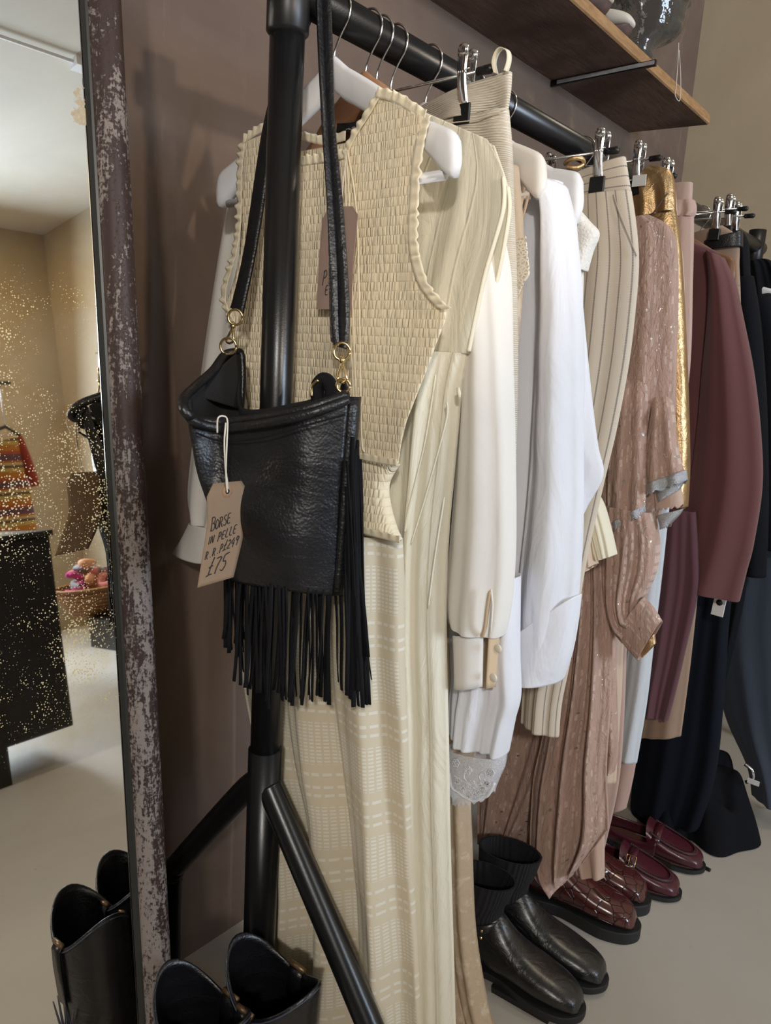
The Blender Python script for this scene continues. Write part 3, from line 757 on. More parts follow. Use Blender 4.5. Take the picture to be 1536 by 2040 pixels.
# hand-drawn stroke letters in a 1 x 1.5 box
GL = {
 'B': [[(.1, 0), (.1, 1.5)], [(0, 1.45), (.5, 1.5), (.7, 1.2), (.45, .85), (.15, .8)], [(.15, .8), (.6, .75), (.75, .35), (.5, .02), (0, 0)]],
 'O': [[(.4, 1.05), (.1, .8), (.1, .3), (.35, 0), (.65, .25), (.7, .75), (.4, 1.05)]],
 'R': [[(.12, 0), (.15, 1.1)], [(0, 1.0), (.4, 1.12), (.62, .9), (.45, .6), (.15, .52)], [(.3, .55), (.7, 0)]],
 'S': [[(.65, 1.02), (.4, 1.12), (.15, .9), (.25, .65), (.55, .5), (.6, .2), (.35, 0), (.05, .1)]],
 'E': [[(.65, 1.1), (.15, 1.0), (.1, .05), (.6, .05)], [(.12, .55), (.5, .6)]],
 'I': [[(.3, 0), (.35, 1.1)]],
 'N': [[(.05, 0), (.15, 1.1), (.6, .05), (.72, 1.15)]],
 'P': [[(.1, -.1), (.18, 1.15)], [(.05, 1.05), (.45, 1.2), (.65, .9), (.45, .58), (.15, .55)]],
 'L': [[(.2, 1.15), (.1, .05), (.6, .05)]],
 '.': [[(.2, .02), (.28, .06)]],
 '£': [[(.55, 1.35), (.35, .7), (.25, .05)], [(.0, .0), (.25, .08), (.7, .12)], [(.1, .62), (.6, .75)]],
 '2': [[(.1, .95), (.35, 1.15), (.6, .9), (.4, .45), (.05, .05), (.7, .08)]],
 '4': [[(.4, 1.15), (.05, .5), (.65, .5)], [(.55, .85), (.5, -.05)]],
 '9': [[(.6, .95), (.35, 1.15), (.1, .85), (.3, .6), (.6, .85), (.65, 1.05), (.55, .4), (.5, -.05)]],
 '7': [[(.05, 1.1), (.7, 1.15), (.4, .5), (.3, -.05)]],
 '5': [[(.8, 1.25), (.25, 1.1), (.2, .65), (.55, .65), (.7, .3), (.4, -.05), (.05, .05)]],
 'H': [[(.1, 0), (.15, 1.1)], [(.6, 0), (.65, 1.1)], [(.1, .55), (.62, .58)]],
 'A': [[(.0, 0), (.4, 1.15), (.7, 0)], [(.15, .4), (.58, .42)]],
 'r': [[(.15, 0), (.15, .65)], [(.15, .45), (.3, .65), (.5, .65)]],
 'k': [[(.1, 0), (.1, 1.1)], [(.5, .65), (.12, .3), (.55, 0)]],
 'e': [[(.1, .35), (.6, .38), (.4, .65), (.15, .5), (.1, .2), (.35, 0), (.6, .1)]],
 't': [[(.3, 1.0), (.3, .1), (.5, 0)], [(.08, .65), (.55, .65)]],
 'c': [[(.6, .55), (.35, .68), (.1, .4), (.2, .05), (.6, .08)]],
}
def writing(text, fmap, u0, v0, adv, size, slant, rise, mat, parent, r=.0006, name='handwriting'):
    b = MB(); x = u0
    for i, ch in enumerate(text):
        if ch == ' ': x += adv*.8; continue
        for st in GL[ch]:
            pts = []
            for (a, h) in st:
                pts.append(fmap(x+(a+h*slant)*size*.62, v0-h*size*.5+rise*(x-u0)))
            b.tube(bez(pts, 4), r, 5)
        x += adv*(.55 if ch in '.I' else 1)
    return b.build(name, mat, parent)
_, LQ, lb = build_pintuck()
def lab(u, v): 
    p = LQ[0].lerp(LQ[1], u).lerp(LQ[3].lerp(LQ[2], u), v); return p+Vector((-.0012, 0, 0))
writing('rk', lab, .40, .78, .10, .32, .05, -.05, M['label_text'], lb, .0003, 'label_text')
writing('Set', lab, .60, .76, .085, .38, .05, -.05, M['label_text'], lb, .0004, 'label_text')

# ------------------------------------------------------------------ ivory blouse with long sleeves
def build_blouse():
    X = .855
    t = thing('ivory_blouse', 'ivory long sleeved blouse whose buttoned cuff hangs open', 'blouse', (X, .75, .75))
    cloth('body', [(620, 900, 330), (600, 890, 600), (590, 880, 900), (580, 870, 1150)], X, M['blouse'], t, th=.016, folds=((3, .005, 0),), nu=40, nv=40)
    S = [(955, 985, 455), (948, 1003, 540), (941, 1009, 650), (930, 1014, 800), (918, 1018, 950), (908, 1019, 1080), (900, 1014, 1180), (897, 1006, 1240), (903, 998, 1268)]
    cloth('right_sleeve', S, X-.008, M['blouse'], t, th=.034, folds=((1.2, .006, .4), (2.6, .003, 1.0)), nu=60, nv=80, grow=(.3, 1.0), seed=2, wob=.003)
    g = lambda px, py, x=X-.03: onX(px, py, x)
    b = MB(); rows = []
    for i in range(9):
        f = i/8; l = g(901+4*f, 1266+106*f); r = g(958-2*f, 1262+108*f); row = []
        for k in range(10):
            q = l.lerp(r, k/9); q.x += -.012*math.sin(math.pi*k/9)+.006*(k/9); row.append(q)
        rows.append(row)
    b.grid(rows); cf = b.build('cuff', M['blouse'], t, solid=.002)
    b = MB(); rows = []
    for i in range(9):
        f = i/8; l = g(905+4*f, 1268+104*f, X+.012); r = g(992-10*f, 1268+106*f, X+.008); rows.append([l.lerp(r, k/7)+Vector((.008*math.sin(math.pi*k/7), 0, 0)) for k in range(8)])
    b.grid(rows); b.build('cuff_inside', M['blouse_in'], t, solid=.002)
    b = MB(); rows = []
    for i in range(9):
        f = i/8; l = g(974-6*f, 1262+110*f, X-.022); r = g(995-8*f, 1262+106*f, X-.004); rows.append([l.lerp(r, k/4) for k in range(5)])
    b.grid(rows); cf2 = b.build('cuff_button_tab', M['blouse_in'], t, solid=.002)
    for px, py in ((992, 1292), (983, 1350)):
        p = g(px, py, X-.026); b = MB(); b.lathe([(.0001, -.0016), (.005, -.0014), (.006, 0), (.0045, .0012), (.0001, .0008)], p, 14, 'x'); b.build('button', M['pearl'], t)
    b = MB(); b.tube(bez([g(977, 1176, X-.044), g(972, 1205, X-.044), g(966, 1250, X-.042), g(960, 1268, X-.036)], 6), [.0006]+[.0028]*17+[.0012], 8); b.build('sleeve_placket', M['blouse_in'], t)
    b = MB(); b.tube(bez([g(978, 1174, X-.044), g(981, 1205, X-.043), g(978, 1250, X-.04), g(975, 1268, X-.03)], 6), .0016, 8); b.build('placket_edge', M['blouse'], t)
    D = lambda x: dict(X=x)
    cloth('left_sleeve', [(470, 380, 520, 385, D(.85)), (452, 470, 510, 480, D(.835)), (433, 580, 500, 590, D(.82)), (413, 710, 490, 722, D(.80)), (395, 850, 480, 862, D(.785)), (381, 980, 462, 1000, D(.775)), (390, 1040, 445, 1052, D(.77))], X, M['blouse'], t, th=.022, folds=((2, .005, .3),), nu=30, nv=60)
    cloth('left_cuff', [(389, 1040, 446, 1050, D(.77)), (372, 1072, 436, 1090, D(.768)), (356, 1097, 418, 1122, D(.765))], X, M['blouse'], t, th=.026, nu=30, nv=16)
build_blouse()

# ------------------------------------------------------------------ ribbed cream skirt on a clip hanger
def build_rib_skirt():
    X = .885
    t = thing('ribbed_skirt', 'cream ribbed textured skirt hung by its waistband with a hanging loop', 'skirt', (X, .75, .7))
    R0 = onX(1018, 143, X); z0 = R0.z
    b = MB()
    cloth('waistband', [(842, 214, 1018, 143), (838, 235, 1016, 180), (834, 262, 1011, 218)], X, M['rib'], t, th=.012, folds=((1.3, .008, .5),), nu=60, nv=24)
    cloth('skirt_body', [(834, 262, 1011, 217), (835, 300, 1018, 300), (836, 1022, 420), (836, 1027, 560), (836, 1029, 720), (836, 1026, 900), (836, 1020, 1100)], X, M['rib'], t, th=.015, folds=((1.5, .008, .5), (4, .003, 1)), nu=60, nv=70)
    V = lambda px, py, x=X-.012: onX(px, py, x)
    b = MB(); path = bez([V(988, 146), V(984, 125), V(990, 105), V(1000, 96), V(1012, 102), V(1014, 120), V(1008, 142)], 6)
    g = [[p+Vector((-.004, .001, 0)), p+Vector((.004, -.001, 0))] for p in path]; b.grid(g); b.build('hanging_loop', M['ivory'], t, solid=.001)
    b = MB(); b.tube(bez([V(845, 258, X-.016), V(900, 245, X-.020), V(950, 238, X-.018), V(1011, 217, X-.014)], 6), .0008, 6); b.build('waist_seam', M['rib'], t)
build_rib_skirt()
zc = onX(928, 166, .873).z
yc = onX(928, 160, .873).y
build_clip_hanger('metal clip hanger gripping the ribbed cream skirt', .873, onX(955, 142, .873).z, onX(966, 139, .873).y, onX(966, 139, .873).y+.33, (yc, yc+.21))

# ------------------------------------------------------------------ beige lace dress with crochet cap sleeve
def build_lace_dress():
    X = .925
    t = thing('beige_lace_dress', 'long sheer beige floral lace dress with a crochet edged cap sleeve', 'dress', (X, .7, .04))
    cloth('lace_panel', [(860, 1030, 330), (850, 1040, 450), (845, 1040, 560), (840, 1030, 700), (836, 1015, 900), (830, 990, 1150), (815, 960, 1380), (800, 936, 1560), (800, 938, 1700), (800, 945, 1860), (800, 968, 2000), (800, 990, 2090), (800, 1000, 2230)], X, M['beige_lace'], t, th=.018, folds=((3, .008, 0), (6, .004, 1)), nu=80, nv=120, grow=(.2, 1.2))
    cloth('slip_lining', [(860, 1010, 450), (845, 1010, 700), (835, 985, 1000), (820, 950, 1300), (800, 925, 1560), (800, 930, 1860), (800, 950, 2060)], X, M['beige_cloth'], t, th=.008, nu=40, nv=60)
    cloth('crochet_trim', [(1030, 478, 1048, 470), (1022, 500, 1054, 520), (1018, 530, 1056, 546), (1018, 560, 1044, 566), (1018, 588, 1032, 592), (1018, 598, 1026, 599)], X-.02, M['crochet'], t, sheet=True, nu=14, nv=24, solid=.0015, wob=.004)
build_lace_dress()
def build_lace_slip():
    X = .905
    t = thing('white_slip', 'white cotton slip with a scalloped embroidered lace hem', 'slip', (X, .6, .3))
    cloth('slip_body', [(905, 1030, 1150), (902, 1029, 1300), (905, 1030, 1390), (901, 1018, 1440), (900, 1004, 1505)], X, M['white_cotton'], t, th=.030, folds=((1.5, .010, .9), (5, .004, 0)), nu=60, nv=50, wob=.003)
    sc = lambda s: -.006*abs(math.sin(math.pi*s*7))
    cloth('lace_hem', [(898, 1482, 1004, 1505), (895, 1520, 1000, 1530), (900, 1560, 990, 1552), (912, 1588, 978, 1580)], X-.002, M['white_mesh'], t, th=.028, nu=60, nv=30, hem=sc)
    V = lambda px, py: onX(px, py, X-.032)
    b = MB()
    path = bez([V(895, 1540), V(900, 1568), V(912, 1578), V(925, 1588), V(945, 1596), V(960, 1588), V(972, 1585), V(985, 1560)], 6); b.tube(path, .0022, 6)
    rnd = random.Random(4)
    def flower(px, py, r, pet):
        for k in range(pet):
            a = 2*math.pi*k/pet; c = V(px+r*math.cos(a), py+r*math.sin(a)); 
            b.tube([c+Vector((0, .0022*math.cos(q*math.pi/4), .0022*math.sin(q*math.pi/4))) for q in range(9)], .0008, 5)
    for px, py, r, pet in ((938, 1565, 8, 7), (920, 1572, 5, 5), (950, 1580, 5, 6), (962, 1575, 4, 5), (912, 1556, 4, 5), (932, 1535, 6, 5), (962, 1562, 6, 6), (978, 1540, 5, 6), (908, 1520, 5, 6), (936, 1585, 4, 5), (972, 1562, 3, 5)): flower(px, py, r, pet)
    for pts in ([(938, 1565), (925, 1550), (928, 1535), (940, 1532)], [(938, 1565), (915, 1552), (905, 1545)], [(960, 1565), (955, 1545), (965, 1538), (968, 1548)]): b.tube(bez([V(*p) for p in pts], 6), .0009, 5)
    b.build('embroidery', M['white_cotton'], t)
build_lace_slip()

# ------------------------------------------------------------------ white shirt with turned-back cuffs
build_hanger('clothes_hanger', 'cream hanger with a thin strap over it, above the white shirt', .953, M['cream_wood'], top=1.592, drop=.125, hh=.024, sweep=-.01)
def build_shirt():
    X = 1.0
    t = thing('white_shirt', 'white oversized cotton shirt with turned-back cuffs', 'shirt', (X, .7, .7))
    cloth('body', [(1000, 345, 1118, 362), (985, 1112, 480), (980, 1100, 650), (970, 1092, 850), (960, 1085, 1050), (950, 1080, 1280)], X, M['white_cotton'], t, th=.022, folds=((1.3, .010, .2), (2.7, .004, 1)), nu=60, nv=70, wob=.005)
    cloth('batwing_side', [(1085, 1145, 430), (1085, 1160, 620), (1085, 1178, 800), (1085, 1190, 890), (1085, 1200, 948), (1085, 1168, 1010), (1085, 1150, 1050)], X+.02, M['white_cotton'], t, th=.014, folds=((2, .004, .5),), nu=40, nv=70)
    cloth('right_sleeve', [(1085, 372, 1118, 366), (1092, 1138, 440), (1085, 1152, 560), (1078, 1158, 700), (1070, 1158, 850), (1060, 1158, 1000), (1045, 1152, 1150), (1032, 1140, 1250), (1022, 1128, 1320)], X-.018, M['white_cotton'], t, th=.036, folds=((1.1, .012, .8), (2.3, .004, 0)), nu=60, nv=90, wob=.006, seed=6, grow=(.3, 1))
    cloth('turned_cuff', [(1018, 1278, 1152, 1185), (1015, 1308, 1146, 1240), (1020, 1335, 1134, 1305), (1032, 1350, 1116, 1357)], X-.018, M['white_cotton'], t, th=.042, folds=((1.2, .004, .5),), nu=50, nv=24, sq=.8)
    b = MB(); b.lathe([(.0001, -.0016), (.004, -.0014), (.0045, 0), (.0001, .0008)], onX(1023, 1287, X-.07), 12, 'x'); b.build('button', M['shoe_brown'], t)
    for a in ([(1066, 322), (1050, 350), (1036, 420), (1020, 500)], [(1056, 376), (1042, 430), (1028, 480), (1022, 520)]):
        b = MB(); pts = bez([onX(p[0], p[1], .94) for p in a], 6); b.grid([[p+Vector((0, .0022, 0)), p+Vector((0, -.0022, 0))] for p in pts]); b.build('thin_strap', M['beige_cloth'], t, solid=.001)
build_shirt()
build_hanger('clothes_hanger', 'white curved hanger between the shirt and the pinstripe trousers', 1.065, M['white_wood'], top=1.565, drop=.10, hh=.030, bar=False)
def build_cap_top():
    X = 1.095
    t = thing('textured_top', 'white textured top whose stiff cap sleeve points outward', 'top', (X, .7, .8))
    cloth('body', [(1085, 1150, 400), (1085, 1160, 520), (1080, 1155, 700), (1070, 1145, 900)], X, M['white_rib'], t, th=.014, nu=40, nv=40)
    cloth('cap_sleeve', [(1130, 395, 1146, 412), (1135, 430, 1172, 440), (1140, 470, 1191, 464), (1146, 500, 1178, 500), (1150, 530, 1166, 540)], X-.01, M['white_rib'], t, th=.016, nu=30, nv=30)
build_cap_top()
# gold loop hanging on the rail
def build_gold_loop():
    c = onX(1145, 322, 1.09)
    b = MB(); b.tube(bez([onX(1126, 326, 1.09), onX(1140, 316, 1.08), onX(1158, 316, 1.09), onX(1162, 326, 1.10), onX(1148, 334, 1.09), onX(1130, 332, 1.085)], 6), .0035, 8)
    tag(b.build('gold_leather_loop', M['gold'], None), 'small gold leather loop beside the white hanger under the rail', 'loop')
build_gold_loop()

# ------------------------------------------------------------------ pinstripe trousers
def build_pinstripe():
    X = 1.175
    t = thing('pinstripe_trousers', 'cream trousers with grey pinstripes hanging from a clip hanger', 'trousers', (X, .7, .35))
    cloth('waistband', [(1136, 352, 1245, 312), (1134, 375, 1250, 345), (1132, 398, 1256, 380)], X, M['pinband'], t, th=.012, nu=50, nv=18)
    cloth('leg', [(1132, 398, 1256, 380), (1128, 1266, 450), (1124, 1271, 520), (1116, 1266, 600), (1108, 1252, 720), (1095, 1228, 850), (1082, 1200, 970), (1066, 1165, 1130), (1052, 1138, 1300), (1044, 1118, 1400), (1040, 1112, 1468)], X, M['pinstripe'], t, th=.018, folds=((1.2, .006, .4), (3, .003, 0)), nu=60, nv=110)
    cloth('leg', [(1125, 1225, 420), (1115, 1215, 700), (1085, 1170, 970), (1055, 1120, 1200), (1040, 1100, 1455)], X+.03, M['pinstripe'], t, th=.014, nu=40, nv=80)
    b = MB(); b.tube(bez([onX(1222, 388, X-.019), onX(1236, 430, X-.020), onX(1268, 510, X-.012)], 6), .0012, 6); b.build('pocket_edge', M['pinstripe'], t)
build_pinstripe()
yc = onX(1196, 322, 1.163).y; zc = onX(1200, 304, 1.163).z
build_clip_hanger('metal clip hanger gripping the pinstripe trousers', 1.163, onX(1215, 301, 1.163).z, onX(1219, 301, 1.163).y, onX(1219, 301, 1.163).y+.32, (yc, yc+.2))

def build_ruffle_blouse():
    X = 1.245
    t = thing('frill_cuff_blouse', 'cream blouse with gathered flared cuffs beside the pink sequin dress', 'blouse', (X, .7, .8))
    cloth('body', [(1140, 1230, 480), (1120, 1200, 700), (1100, 1170, 950)], X+.01, M['ivory'], t, th=.012, nu=30, nv=30)
    cloth('sleeve', [(1140, 1200, 800), (1150, 1185, 920), (1163, 1182, 984)], X-.01, M['beige_cloth'], t, th=.02, nu=30, nv=24)
    cloth('flared_cuff', [(1162, 984, 1184, 980), (1168, 1020, 1200, 1008), (1180, 1080, 1215, 1062), (1192, 1116, 1224, 1106)], X-.012, M['ivory'], t, th=.022, folds=((4, .003, 0),), nu=40, nv=30)
    cloth('flared_cuff', [(1140, 1030, 1166, 1030), (1146, 1080, 1178, 1075), (1158, 1143, 1186, 1124)], X-.03, M['beige_cloth'], t, th=.022, folds=((3, .003, 0),), nu=40, nv=30)
build_ruffle_blouse()

# ------------------------------------------------------------------ pink sequin dress
def build_pink():
    X = 1.40
    t = thing('sequin_dress', 'dusty pink chiffon dress with sequins, tiered sleeves and silver scalloped trim', 'dress', (X, .7, .15))
    K = dict(nu=60, nv=70)
    cloth('bodice', [(1258, 436, 1292, 428, dict(th=.008)), (1256, 450, 1326, 446, dict(th=.018)), (1252, 1344, 474, dict(th=.024)), (1249, 1348, 520), (1242, 1349, 600), (1230, 1346, 720), (1215, 1342, 840), (1190, 1325, 960), (1175, 1300, 1060)], X, M['chiffon'], t, th=.026, folds=((1.3, .006, .3), (3, .002, 0)), nu=70, nv=90)
    sc = lambda s: -.006*abs(math.sin(math.pi*s*5))
    cloth('sleeve_tier', [(1245, 1280, 700, dict(X=X+.03, th=.002)), (1235, 1289, 780), (1222, 1288, 860), (1212, 1286, 960), (1212, 1058, 1285, 1018)], X-.034, M['chiffon'], t, th=.010, folds=((2, .005, .5),), nu=50, nv=50, hem=sc)
    cloth('silver_trim', [(1212, 1046, 1285, 1007), (1212, 1061, 1285, 1022)], X-.034, M['silver_trim'], t, th=.0135, folds=((2, .005, .5),), grow=(1, 1), nu=50, nv=8, hem=sc, solid=.002)
    cloth('sleeve_tier', [(1300, 1325, 740, dict(X=X+.04, th=.002)), (1300, 1341, 815), (1292, 1347, 870), (1286, 1356, 920), (1283, 980, 1367, 950)], X-.02, M['chiffon'], t, th=.016, folds=((2, .005, .1),), nu=50, nv=50, hem=sc)
    cloth('silver_trim', [(1283, 966, 1366, 937), (1283, 984, 1368, 956)], X-.020, M['silver_trim'], t, th=.020, folds=((2, .005, .1),), grow=(1, 1), nu=50, nv=8, hem=sc, solid=.002)
    cloth('sleeve_tier', [(1300, 950, 1352, 950), (1308, 1010, 1360, 1005)], X-.006, M['chiffon_lining'], t, th=.016, nu=40, nv=20, hem=sc)
    cloth('silver_trim', [(1308, 968, 1360, 962), (1310, 985, 1350, 978), (1315, 1000, 1330, 990)], X-.014, M['silver_trim'], t, th=.014, nu=40, nv=12, solid=.002)
    cloth('silver_trim', [(1312, 1026, 1360, 1014), (1314, 1036, 1352, 1026), (1318, 1048, 1334, 1044)], X-.010, M['silver_trim'], t, th=.014, nu=40, nv=12, hem=sc, solid=.002)
    cloth('sleeve', [(1208, 1300, 1020), (1202, 1312, 1080), (1200, 1306, 1140), (1205, 1195, 1284, 1190), (1222, 1250, 1280, 1215), (1242, 1280, 1290, 1205)], X-.02, M['chiffon'], t, th=.030, folds=((3, .007, .2), (7, .004, 1)), nu=60, nv=70, seed=3)
    cloth('cuff', [(1228, 1262, 1282, 1190), (1250, 1290, 1300, 1210), (1272, 1315, 1318, 1238)], X-.035, M['chiffon'], t, th=.016, nu=40, nv=20)
    cloth('cuff_lining', [(1276, 1296, 1304, 1262), (1280, 1310, 1306, 1282)], X-.02, M['gold'], t, th=.008, nu=20, nv=8)
    cloth('skirt_back', [(1090, 1215, 1080), (1080, 1222, 1220), (1040, 1224, 1360), (985, 1205, 1500), (955, 1180, 1600), (952, 1682, 1060, 1718)], X+.03, M['chiffon'], t, th=.016, folds=((3, .014, .4), (8, .005, 1)), nu=90, nv=90, grow=(.2, 1))
    cloth('skirt_front', [(1140, 1212, 1100), (1128, 1218, 1250), (1105, 1216, 1400), (1080, 1208, 1530), (1062, 1212, 1640), (1060, 1730, 1205, 1660), (1100, 1782, 1160, 1720)], X-.025, M['chiffon'], t, th=.022, folds=((3.2, .018, 1.0), (7, .007, 2)), nu=100, nv=110, grow=(.3, 1), seed=4)
    cloth('side_drape', [(1190, 1225, 1240), (1185, 1228, 1400), (1185, 1230, 1500), (1198, 1548, 1222, 1538)], X+.0, M['chiffon'], t, th=.014, folds=((2, .005, 0),), nu=40, nv=60)
    cloth('petticoat', [(1130, 1200, 1480), (1125, 1203, 1600), (1128, 1203, 1690), (1150, 1742, 1203, 1748)], X+.01, M['chiffon_lining'], t, th=.014, folds=((2, .006, 0),), nu=40, nv=50)
build_pink()

# ------------------------------------------------------------------ trousers and skirts further along
def build_gold():
    X = 1.475
    t = thing('gold_trousers', 'shiny gold foil leather trousers hanging from a clip hanger', 'trousers', (X, .7, .7))
    cloth('waist', [(1258, 372, 1300, 330), (1258, 400, 1338, 345), (1262, 440, 1346, 420)], X, M['gold'], t, th=.016, nu=50, nv=24, folds=((2, .006, 0),))
    cloth('leg', [(1262, 440, 1346, 420), (1275, 1356, 500), (1290, 1364, 640), (1300, 1370, 800), (1305, 1372, 920), (1300, 1368, 1010)], X, M['gold'], t, th=.020, folds=((.8, .006, .3),), nu=60, nv=70, wob=.004)
    b = MB(); b.tube(bez([onX(1278, 432, X-.02), onX(1300, 425, X-.022), onX(1318, 400, X-.022), onX(1330, 385, X-.02)], 6), .0015, 6); b.build('seam', M['shoe_brown'], t)
build_gold()
yc = onX(1271, 334, 1.462).y
build_clip_hanger('metal clip hanger with white card, gripping the gold trousers', 1.462, onX(1300, 316, 1.462).z, onX(1306, 316, 1.462).y, onX(1306, 316, 1.462).y+.3, (yc, yc+.19))
p = onX(1274, 362, 1.45)
b = MB(); b.box((1.449, p.y-.012, p.z-.008), (1.451, p.y+.014, p.z+.012)); tag(b.build('card_slip', M['white_plastic'], None, smooth=False), 'white card slip caught in the clip above the gold trousers', 'card')
def simple_trousers(name, label, cat, X, mat, waist, rows, th=.016, folds=((1.0, .005, .3), (2.3, .002, 0)), part='leg', extra=None, nu=50, nv=80):
    t = thing(name, label, cat, (X, .7, .2))
    if waist: cloth('waistband', waist, X, mat, t, th=th*.9, nu=40, nv=16)
    cloth(part, rows, X, mat, t, th=th, folds=folds, nu=nu, nv=nv)
    return t
simple_trousers('beige_trousers', 'plain beige trousers squeezed between the gold and pink pairs', 'trousers', 1.535, M['beige_cloth'], [(1300, 1344, 378), (1300, 1346, 400), (1300, 1348, 430)],
                [(1300, 1348, 430), (1300, 1362, 600), (1280, 1335, 900), (1215, 1252, 1200), (1200, 1236, 1400), (1190, 1226, 1560)])
build_clip_hanger('metal clip hanger gripping the plain beige trousers', 1.525, onX(1328, 352, 1.525).z, onX(1336, 350, 1.525).y, onX(1336, 350, 1.525).y+.3, (onX(1326, 368, 1.525).y,))
def build_tie_trousers():
    X = 1.60
    t = simple_trousers('paperbag_trousers', 'dusty pink satin trousers with a gathered paperbag waist', 'trousers', X, M['dusty_pink'], [(1318, 1379, 364), (1320, 1378, 384), (1322, 1377, 400)],
        [(1322, 1377, 400), (1318, 1381, 440), (1310, 1379, 560), (1300, 1372, 750), (1270, 1340, 950), (1215, 1270, 1150), (1195, 1249, 1280), (1180, 1243, 1420), (1140, 1232, 1560), (1112, 1738, 1204, 1690)])
    cloth('leg', [(1290, 1340, 900), (1250, 1295, 1150), (1230, 1280, 1380), (1215, 1266, 1520), (1205, 1618, 1247, 1610)], 1.72, M['dusty_pink'], t, th=.014, folds=((1, .004, .3),))
    cloth('waist_sash', [(1318, 1383, 399), (1316, 1386, 410), (1316, 1385, 424), (1318, 1380, 432)], X, M['dusty_pink'], t, th=.020, folds=((3, .004, 0),), nu=40, nv=14)
build_tie_trousers()
simple_trousers('ice_jeans', 'pale ice-white denim jeans with a frayed hem, hanging behind the sequin cuff', 'jeans', 1.68, M['ice_denim'], None, [(1290, 1345, 500), (1290, 1350, 800), (1270, 1325, 1080), (1255, 1302, 1280), (1240, 1288, 1400), (1220, 1505, 1268, 1520)])
simple_trousers('plum_tunic', 'long dark plum tunic hanging beneath the burgundy jacket', 'tunic', 1.74, M['plum'], None, [(1320, 1385, 1020), (1310, 1390, 1100), (1300, 1390, 1180), (1290, 1364, 1300), (1280, 1345, 1380), (1278, 1330, 1436)], folds=((1.5, .008, .3), (4, .004, 0)))
simple_trousers('tan_skirt', 'straight tan skirt whose hem shows below the plum tunic', 'skirt', 1.79, M['tan_cloth'], None, [(1335, 1400, 950), (1328, 1396, 1050), (1320, 1392, 1150), (1300, 1375, 1320), (1280, 1470, 1356, 1466)])

def build_jacket():
    X = 1.80
    t = thing('burgundy_jacket', 'burgundy wool jacket with wide straight sleeves', 'jacket', (X, .7, .6))
    cloth('body', [(1350, 470, 1395, 488), (1345, 500, 1445, 520), (1345, 1448, 620), (1340, 1440, 800), (1335, 1425, 980), (1330, 1400, 1090), (1328, 1150, 1390, 1168)], X+.01, M['burgundy'], t, th=.026, folds=((1.4, .008, .3),), nu=50, nv=70)
    cloth('sleeve', [(1412, 500, 1442, 514), (1416, 1462, 560), (1412, 1480, 640), (1402, 1500, 740), (1392, 1514, 860), (1378, 1517, 970), (1358, 1500, 1085), (1345, 1118, 1486, 1140), (1330, 1152, 1472, 1198)], X-.012, M['burgundy'], t, th=.040, folds=((1.1, .010, .9), (2.7, .004, 0)), nu=50, nv=90, grow=(.3, 1))
build_jacket()
build_hanger('clothes_hanger', 'hanger with a bright hook above the burgundy jacket', 1.815, M['brown_wood'], top=1.57, drop=.12, bar=False)
def build_tag_plastic():
    X = 1.83
    pts = [onX(1424, 1187, X), onX(1448, 1193, X), onX(1440, 1230, X), onX(1416, 1223, X)]
    b = MB(); b.add([p+Vector((-.002, 0, 0)) for p in pts]+[p+Vector((.002, 0, 0)) for p in pts], [(0, 1, 2, 3), (7, 6, 5, 4), (0, 4, 5, 1), (1, 5, 6, 2), (2, 6, 7, 3), (3, 7, 4, 0)])
    t = b.build('security_tag', M['white_plastic'], None, smooth=False, bevel=.001)
    tag(t, 'white plastic tag with a dark round hole below the jacket hem', 'tag')
    c = onX(1434, 1200, X); b = MB(); b.lathe([(.0001, -.0032), (.0075, -.0032), (.0075, .0), (.0001, 0)], c, 18, 'x'); b.build('hole', M['black_plastic'], t)
build_tag_plastic()
def build_belted():
    X = 1.93
    t = thing('belted_trousers', 'tan trousers with a wide black leather belt threaded through the waist', 'trousers', (X, .7, .4))
    cloth('waist', [(1370, 470, 1440, 450), (1370, 1470, 475), (1370, 1472, 530), (1370, 1474, 570)], X, M['tan_cloth'], t, th=.016, nu=40, nv=30)
    cloth('leg', [(1370, 1474, 570), (1370, 1476, 700), (1370, 1470, 900), (1360, 1440, 1150)], X, M['tan_cloth'], t, th=.016, nu=40, nv=40)
    cloth('belt', [(1405, 482, 1478, 462), (1402, 502, 1478, 492)], X-.006, M['bag_leather'], t, th=.022, nu=40, nv=8, solid=.003)
build_belted()
for lab_, X, px, py in (('metal clip hanger nearest the jacket, gripping the belted tan trousers', 1.90, 1428, 432), ('metal clip hanger second from the jacket, above the black belt', 1.95, 1452, 426), ('metal clip hanger at the far end, above the black knitwear', 2.02, 1466, 440)):
    z = onX(px, py-8, X).z; y = onX(px, py, X).y
    build_clip_hanger(lab_, X, z, y-.03, y+.27, (y, y+.17))
# far black pieces
def far_piece(name, label, cat, X, mat, rows, th=.03, folds=((1.6, .010, .3), (4, .004, 0)), part='body'):
    t = thing(name, label, cat, (X, .7, .1)); cloth(part, rows, X, mat, t, th=th, folds=folds, nu=50, nv=80); return t
t = far_piece('black_cardigan', 'black knitted cardigan directly behind the belted trousers', 'cardigan', 2.03, M['black_cloth'], [(1440, 462, 1480, 462), (1430, 1490, 490), (1430, 1494, 560), (1430, 1510, 680), (1430, 1518, 900), (1430, 1520, 1100)])
cloth('sleeve', [(1455, 560, 1500, 550), (1462, 1515, 650), (1470, 1526, 800), (1475, 1530, 1000), (1470, 1525, 1150)], 2.0, M['black_cloth'], t, th=.03, folds=((1, .006, 0),), nu=40, nv=50)
t = far_piece('black_shirt', 'black short top on a white hanger at the far end of the rail', 'shirt', 2.18, M['black_cloth'], [(1488, 535, 1512, 518), (1488, 1545, 530), (1490, 1570, 640), (1490, 1580, 850), (1490, 1580, 1080)])
